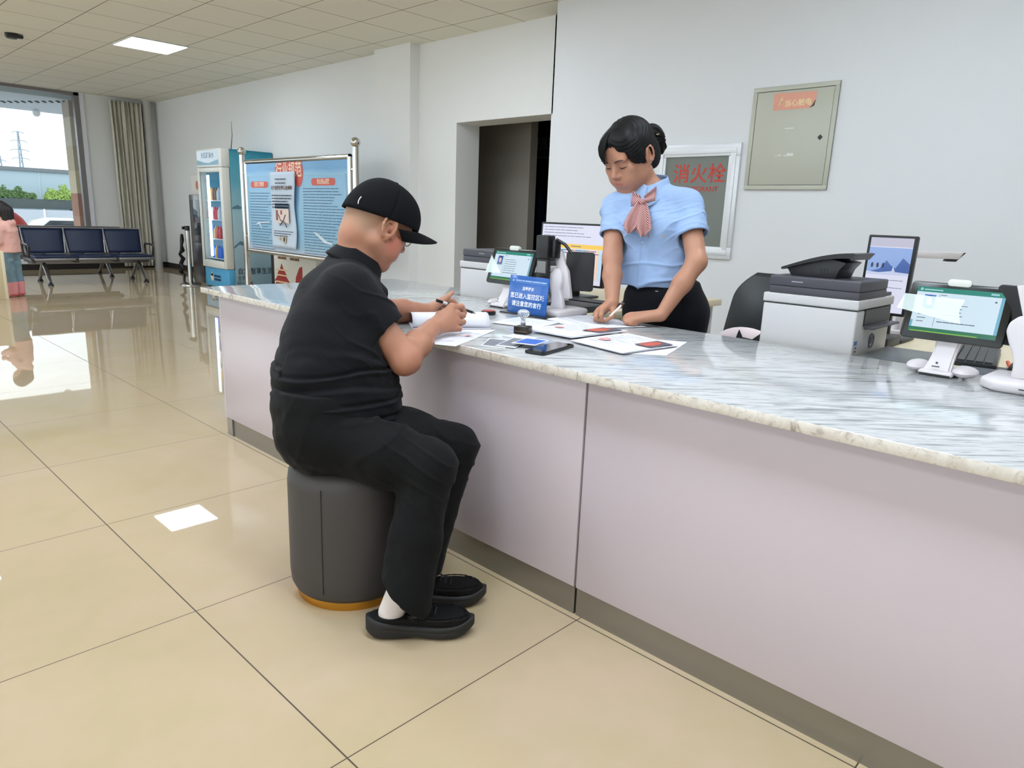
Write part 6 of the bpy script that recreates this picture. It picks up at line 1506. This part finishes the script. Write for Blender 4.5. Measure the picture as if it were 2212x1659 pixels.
    finish('trousers', Tf.mesh('trousers', lambda co: .002*vnoise(co*14, 1), 1), mat('navy_black_cloth', (12, 13, 20), .8, spec=.2, sheen=.05), t, True)
    MB().box((-.006, -.0012, -.002), (.006, .0012, .002), .0008, M=frame_M(tuple(hip+fwd*.118+lat*.012+V(0, 0, .03)), tuple(-lat), (0, 0, 1))).build('waist_hook', mat('hook_steel', (210, 210, 214), .3, metal=.6), t)
    for s in (-1, 1):
        f_ = V(2.69, 1.60, 0)+lat*s*.105; q = Field((f_[0]-.28, f_[1]-.25, -.002), (f_[0]+.15, f_[1]+.15, .14), .004); gc = ((V(0, 0, .001), (0, 0, -1)),)
        q.ecap(f_-fwd*.05+V(0, 0, .04), f_+fwd*.10+V(0, 0, .028), (.034, .038), (.042, .026), lat, .02, cuts=gc); q.ell(f_+fwd*.145+V(0, 0, .022), (.04, .04, .022), None, .02, cuts=gc)
        finish('shoe', q.mesh('shoe', None, 1), mat('clerk_shoe_black', (18, 18, 20), .3), t, True)
    # hair: cap over the skull, side sweep, bun, fringe
    Hf = Field((2.38, 1.55, 1.28), (2.86, 1.96, 1.62), .0024); hh = HeadSpace(Hf, pose)
    hh.ell((0, -.020, .042), (.080, .098, .091), .01)
    hh.ell((0, .052, .070), (.062, .042, .046), .03)                                   # front volume
    for s in (-1, 1):
        hh.ell((s*.064, .012, .030), (.019, .052, .046), .02); hh.ell((s*.062, -.045, -.012), (.020, .045, .055), .02)
        hh.cap((s*.068, .030, .030), (s*.072, .012, -.014), .014, .006, .012)          # lock before the ear
    hh.ell((0, -.085, -.045), (.045, .032, .045), .02)
    # face opening and ears stay free
    hh.ell((0, .098, -.028), (.064, .058, .088), .016, 'sub'); hh.ell((.030, .105, .020), (.042, .030, .050), .006, 'sub'); hh.ell((-.030, .105, .020), (.042, .030, .050), .006, 'sub')
    hh.ell((-.010, .108, .052), (.034, .030, .044), .006, 'sub')
    for s in (-1, 1): hh.ell((s*.086, -.010, -.008), (.020, .024, .036), .004, 'sub')
    hh.ell((.0, .0, -.11), (.09, .09, .05), .01, 'sub')
    b0 = V(-.006, -.150, -.006)
    hh.ell(tuple(b0), (.036, .030, .052), .008); hh.ell((-.004, -.138, .026), (.030, .026, .028), .01); hh.ell((-.006, -.156, -.038), (.028, .026, .030), .01); hh.cap((0, -.095, .0), (0, -.135, -.005), .03, .03, .01)
    cinv = np.linalg.inv(h.R)
    def strands(co):
        l = (co-h.c) @ h.R/h.s                                                          # local coordinates
        bun = l[:, 1] < -.116
        sweep = l[:, 2]*1.0+.55*l[:, 1]; a = np.arctan2(l[:, 2]+.006, l[:, 1]+.150)
        s1 = np.sin((np.abs(l[:, 0])*.6+l[:, 2]+.5*l[:, 1])*520+4*vnoise(co*20, 2)); s2 = np.sin(a*11+l[:, 0]*160)
        part = -.004*np.exp(-((l[:, 0]+.008)/.003)**2)*(l[:, 1] > -.02)*(l[:, 2] > .05)
        return np.where(bun, .0022*s2, .0007*s1+.0010*vnoise(co*22, 5))+part
    me = Hf.mesh('hair', strands, 1)
    M_hair = mat('black_hair', (12, 10, 11), .58, spec=.22)
    hair = finish('hair', me, M_hair, t, True)
    b = MB(); rr = random.Random(4)
    def on_head(th, z, out):
        """point on the hair surface: th degrees from the face towards the far (+) or near (-) side"""
        q = math.sqrt(max(.02, 1-((z-.042)/.098)**2)) if z > .042 else 1-.9*((.042-z)/.2)**2
        a = math.radians(th); return hp(((.0735*q+out)*math.sin(a), -.006+(.098*q+out)*math.cos(a), z))
    for i in range(46):                                                                 # wispy fringe falling to the far side
        u = i/45; th1 = 8+68*u+rr.uniform(-4, 4); ze = .020-.030*u*rr.random()+rr.uniform(-.008, .022)*(1 if u < .85 else 0)-(.035*rr.random() if u > .7 else 0)
        pts = [on_head(-4+(th1+4)*v**.75, .128-(.128-ze)*v**1.1, .004+.012*math.sin(v*2.6)+rr.uniform(0, .001)) for v in np.linspace(.12, 1, 10)]
        b.tube(pts, [.0030*(1-.8*v*v) for v in np.linspace(0, 1, 10)], 5)
    b.build('fringe', M_hair, hair, True)
    b = MB(); b.tube([hp((-.034+.005*math.cos(a), -.134+.0055*math.sin(a), .020+.003*math.cos(a))) for a in np.linspace(0, 5.2, 12)], .0016, 6); b.build('hair_clip', mat('clip_gold', (214, 190, 150), .3, metal=.8), hair)
    return t
standing_woman()
t = thing('pen', 'white pen with a dark end in the standing woman\'s hand', 'pen', (2.28, 1.63, .815)); A, B = V(2.306, 1.598, .858), V(2.261, 1.660, .7715)
MB().cyl(A*.88+B*.12, A*.12+B*.88, .0046, n=14).build('barrel', mat('pen_ivory', (236, 226, 214), .35), t); MB().cyl(A*.12+B*.88, B, .0044, .0008, 14).build('nib', mat('pen_tip_steel'), t)
MB().cyl(A, A*.88+B*.12, .0052, n=14).build('end_button', mat('pen_brown_end', (96, 60, 54), .4), t); b = MB(); d_ = (A-B)/np.linalg.norm(A-B); off = V(.006, -.004, .004)
b.tube([A*.9+B*.1+off, A*.62+B*.38+off*.9], .0014, 6); b.build('clip', mat('pen_ivory'), t)

# ------------------------------------------------------------------ the child at the left edge
def child():
    t = thing('person', 'child in pink jacket, jeans and pink rubber boots at the left edge', 'person', (1.98, 10.36, 0))
    fd = unit(V(-.70, .71, 0)); lt = unit(V(.71, .70, 0)); c = V(1.985, 10.36, 0)
    P = lambda f, s, z: c+fd*f+lt*s+V(0, 0, z)
    F = Field((1.72, 10.1, .05), (2.25, 10.62, 1.22), .007)
    F.ell(P(.06, 0, 1.02), (.078, .078, .098), None, .01); F.cap(P(.03, 0, .86), P(.04, 0, .94), .04, .04, .02); F.cap(P(.02, 0, .5), P(.02, 0, .84), .06, .07, .03); F.ell(P(.125, 0, 1.0), (.02, .02, .02), None, .02)
    for s in (-1, 1): F.cap(P(0, s*.06, .5), P(0, s*.06, .1), .045, .035, .02)
    F.cap(P(-.0, .12, .8), P(.16, .10, .72), .03, .022, .02); F.cap(P(.0, -.12, .8), P(.18, -.06, .76), .03, .022, .02); F.ell(P(.20, -.05, .77), (.025, .022, .03), None, .02)
    finish('body', F.mesh('body', None, 1), mat('skin_child', (226, 184, 160), .5), t, True)
    H_ = Field((1.72, 10.1, .85), (2.25, 10.62, 1.22), .006); H_.ell(P(.045, 0, 1.045), (.088, .088, .095), None, .01); H_.cap(P(-.02, 0, 1.02), P(-.035, 0, .93), .075, .06, .03); H_.ell(P(.15, 0, .99), (.06, .07, .07), None, .01, 'sub')
    finish('hair', H_.mesh('hair', lambda co: .003*np.sin(co[:, 2]*0+(co[:, 0]-co[:, 1])*240), 1), mat('child_hair', (34, 26, 28), .5), t, True)
    J = Field((1.7, 10.1, .48), (2.27, 10.62, .98), .006)
    J.ecap(P(.0, 0, .55), P(.005, 0, .78), (.145, .120), (.13, .10), lt, .03, cuts=((P(0, 0, .535), (0, 0, -1)),)); J.cap(P(.0, 0, .78), P(.02, 0, .87), .10, .065, .04); J.cap(P(-.05, 0, .88), P(-.045, 0, .86), .06, .055, .03); J.cap(P(.02, 0, .87), P(.05, 0, .97), .05, .05, .01, 'sub')
    for s in (-1, 1): J.cap(P(.0, s*.11, .80), P(.02, s*.15, .66), .055, .05, .03); J.cap(P(.02, s*.15, .66), P(.15, s*.09, .70), .048, .04, .02)
    finish('jacket', J.mesh('jacket', lambda co: .006*vnoise(co*np.array([14, 14, 20]), 2)+.003*vnoise(co*40, 3), 1), mat('pink_jacket', (240, 184, 172), .7), t, True)
    Q = Field((1.75, 10.1, .13), (2.25, 10.62, .60), .006)
    for s in (-1, 1): Q.cap(P(-.0, s*.062, .54), P(-.0, s*.062, .36), .075, .066, .03); Q.cap(P(0, s*.062, .36), P(-.025, s*.062, .19), .066, .058, .02, cuts=((P(0, 0, .165), (0, 0, -1)),))
    finish('jeans', Q.mesh('jeans', lambda co: .006*vnoise(co*np.array([22, 22, 30]), 2), 1), mat('child_jeans', (122, 148, 162), .8, noise=(20, .15)), t, True)
    for s in (-1, 1):
        B_ = Field((1.72, 10.05, -.003), (2.3, 10.68, .25), .005); gc = ((V(0, 0, .001), (0, 0, -1)),)
        B_.cap(P(-.03, s*.062, .05), P(-.03, s*.062, .185), .052, .060, .01, cuts=gc+((P(0, 0, .185), (0, 0, 1)),)); B_.ecap(P(-.03, s*.062, .034), P(.085, s*.062, .030), (.046, .034), (.046, .030), lt, .015, cuts=gc); B_.cap(P(-.03, s*.062, .17), P(-.03, s*.062, .24), .048, .05, .004, 'sub')
        o = finish('boot', B_.mesh('boot', None, 1), mat('pink_rubber', (240, 160, 164), .3), t, True)
        bb_ = MB(); bb_.tube([P(-.03+.054*math.cos(a), s*.062+.052*math.sin(a), .03) for a in np.linspace(1.6, 4.7, 10)]+[P(-.03, s*.062-.04, .012)], .006, 6); bb_.build('heel_band', mat('boot_red', (200, 70, 66), .35), o)
child()
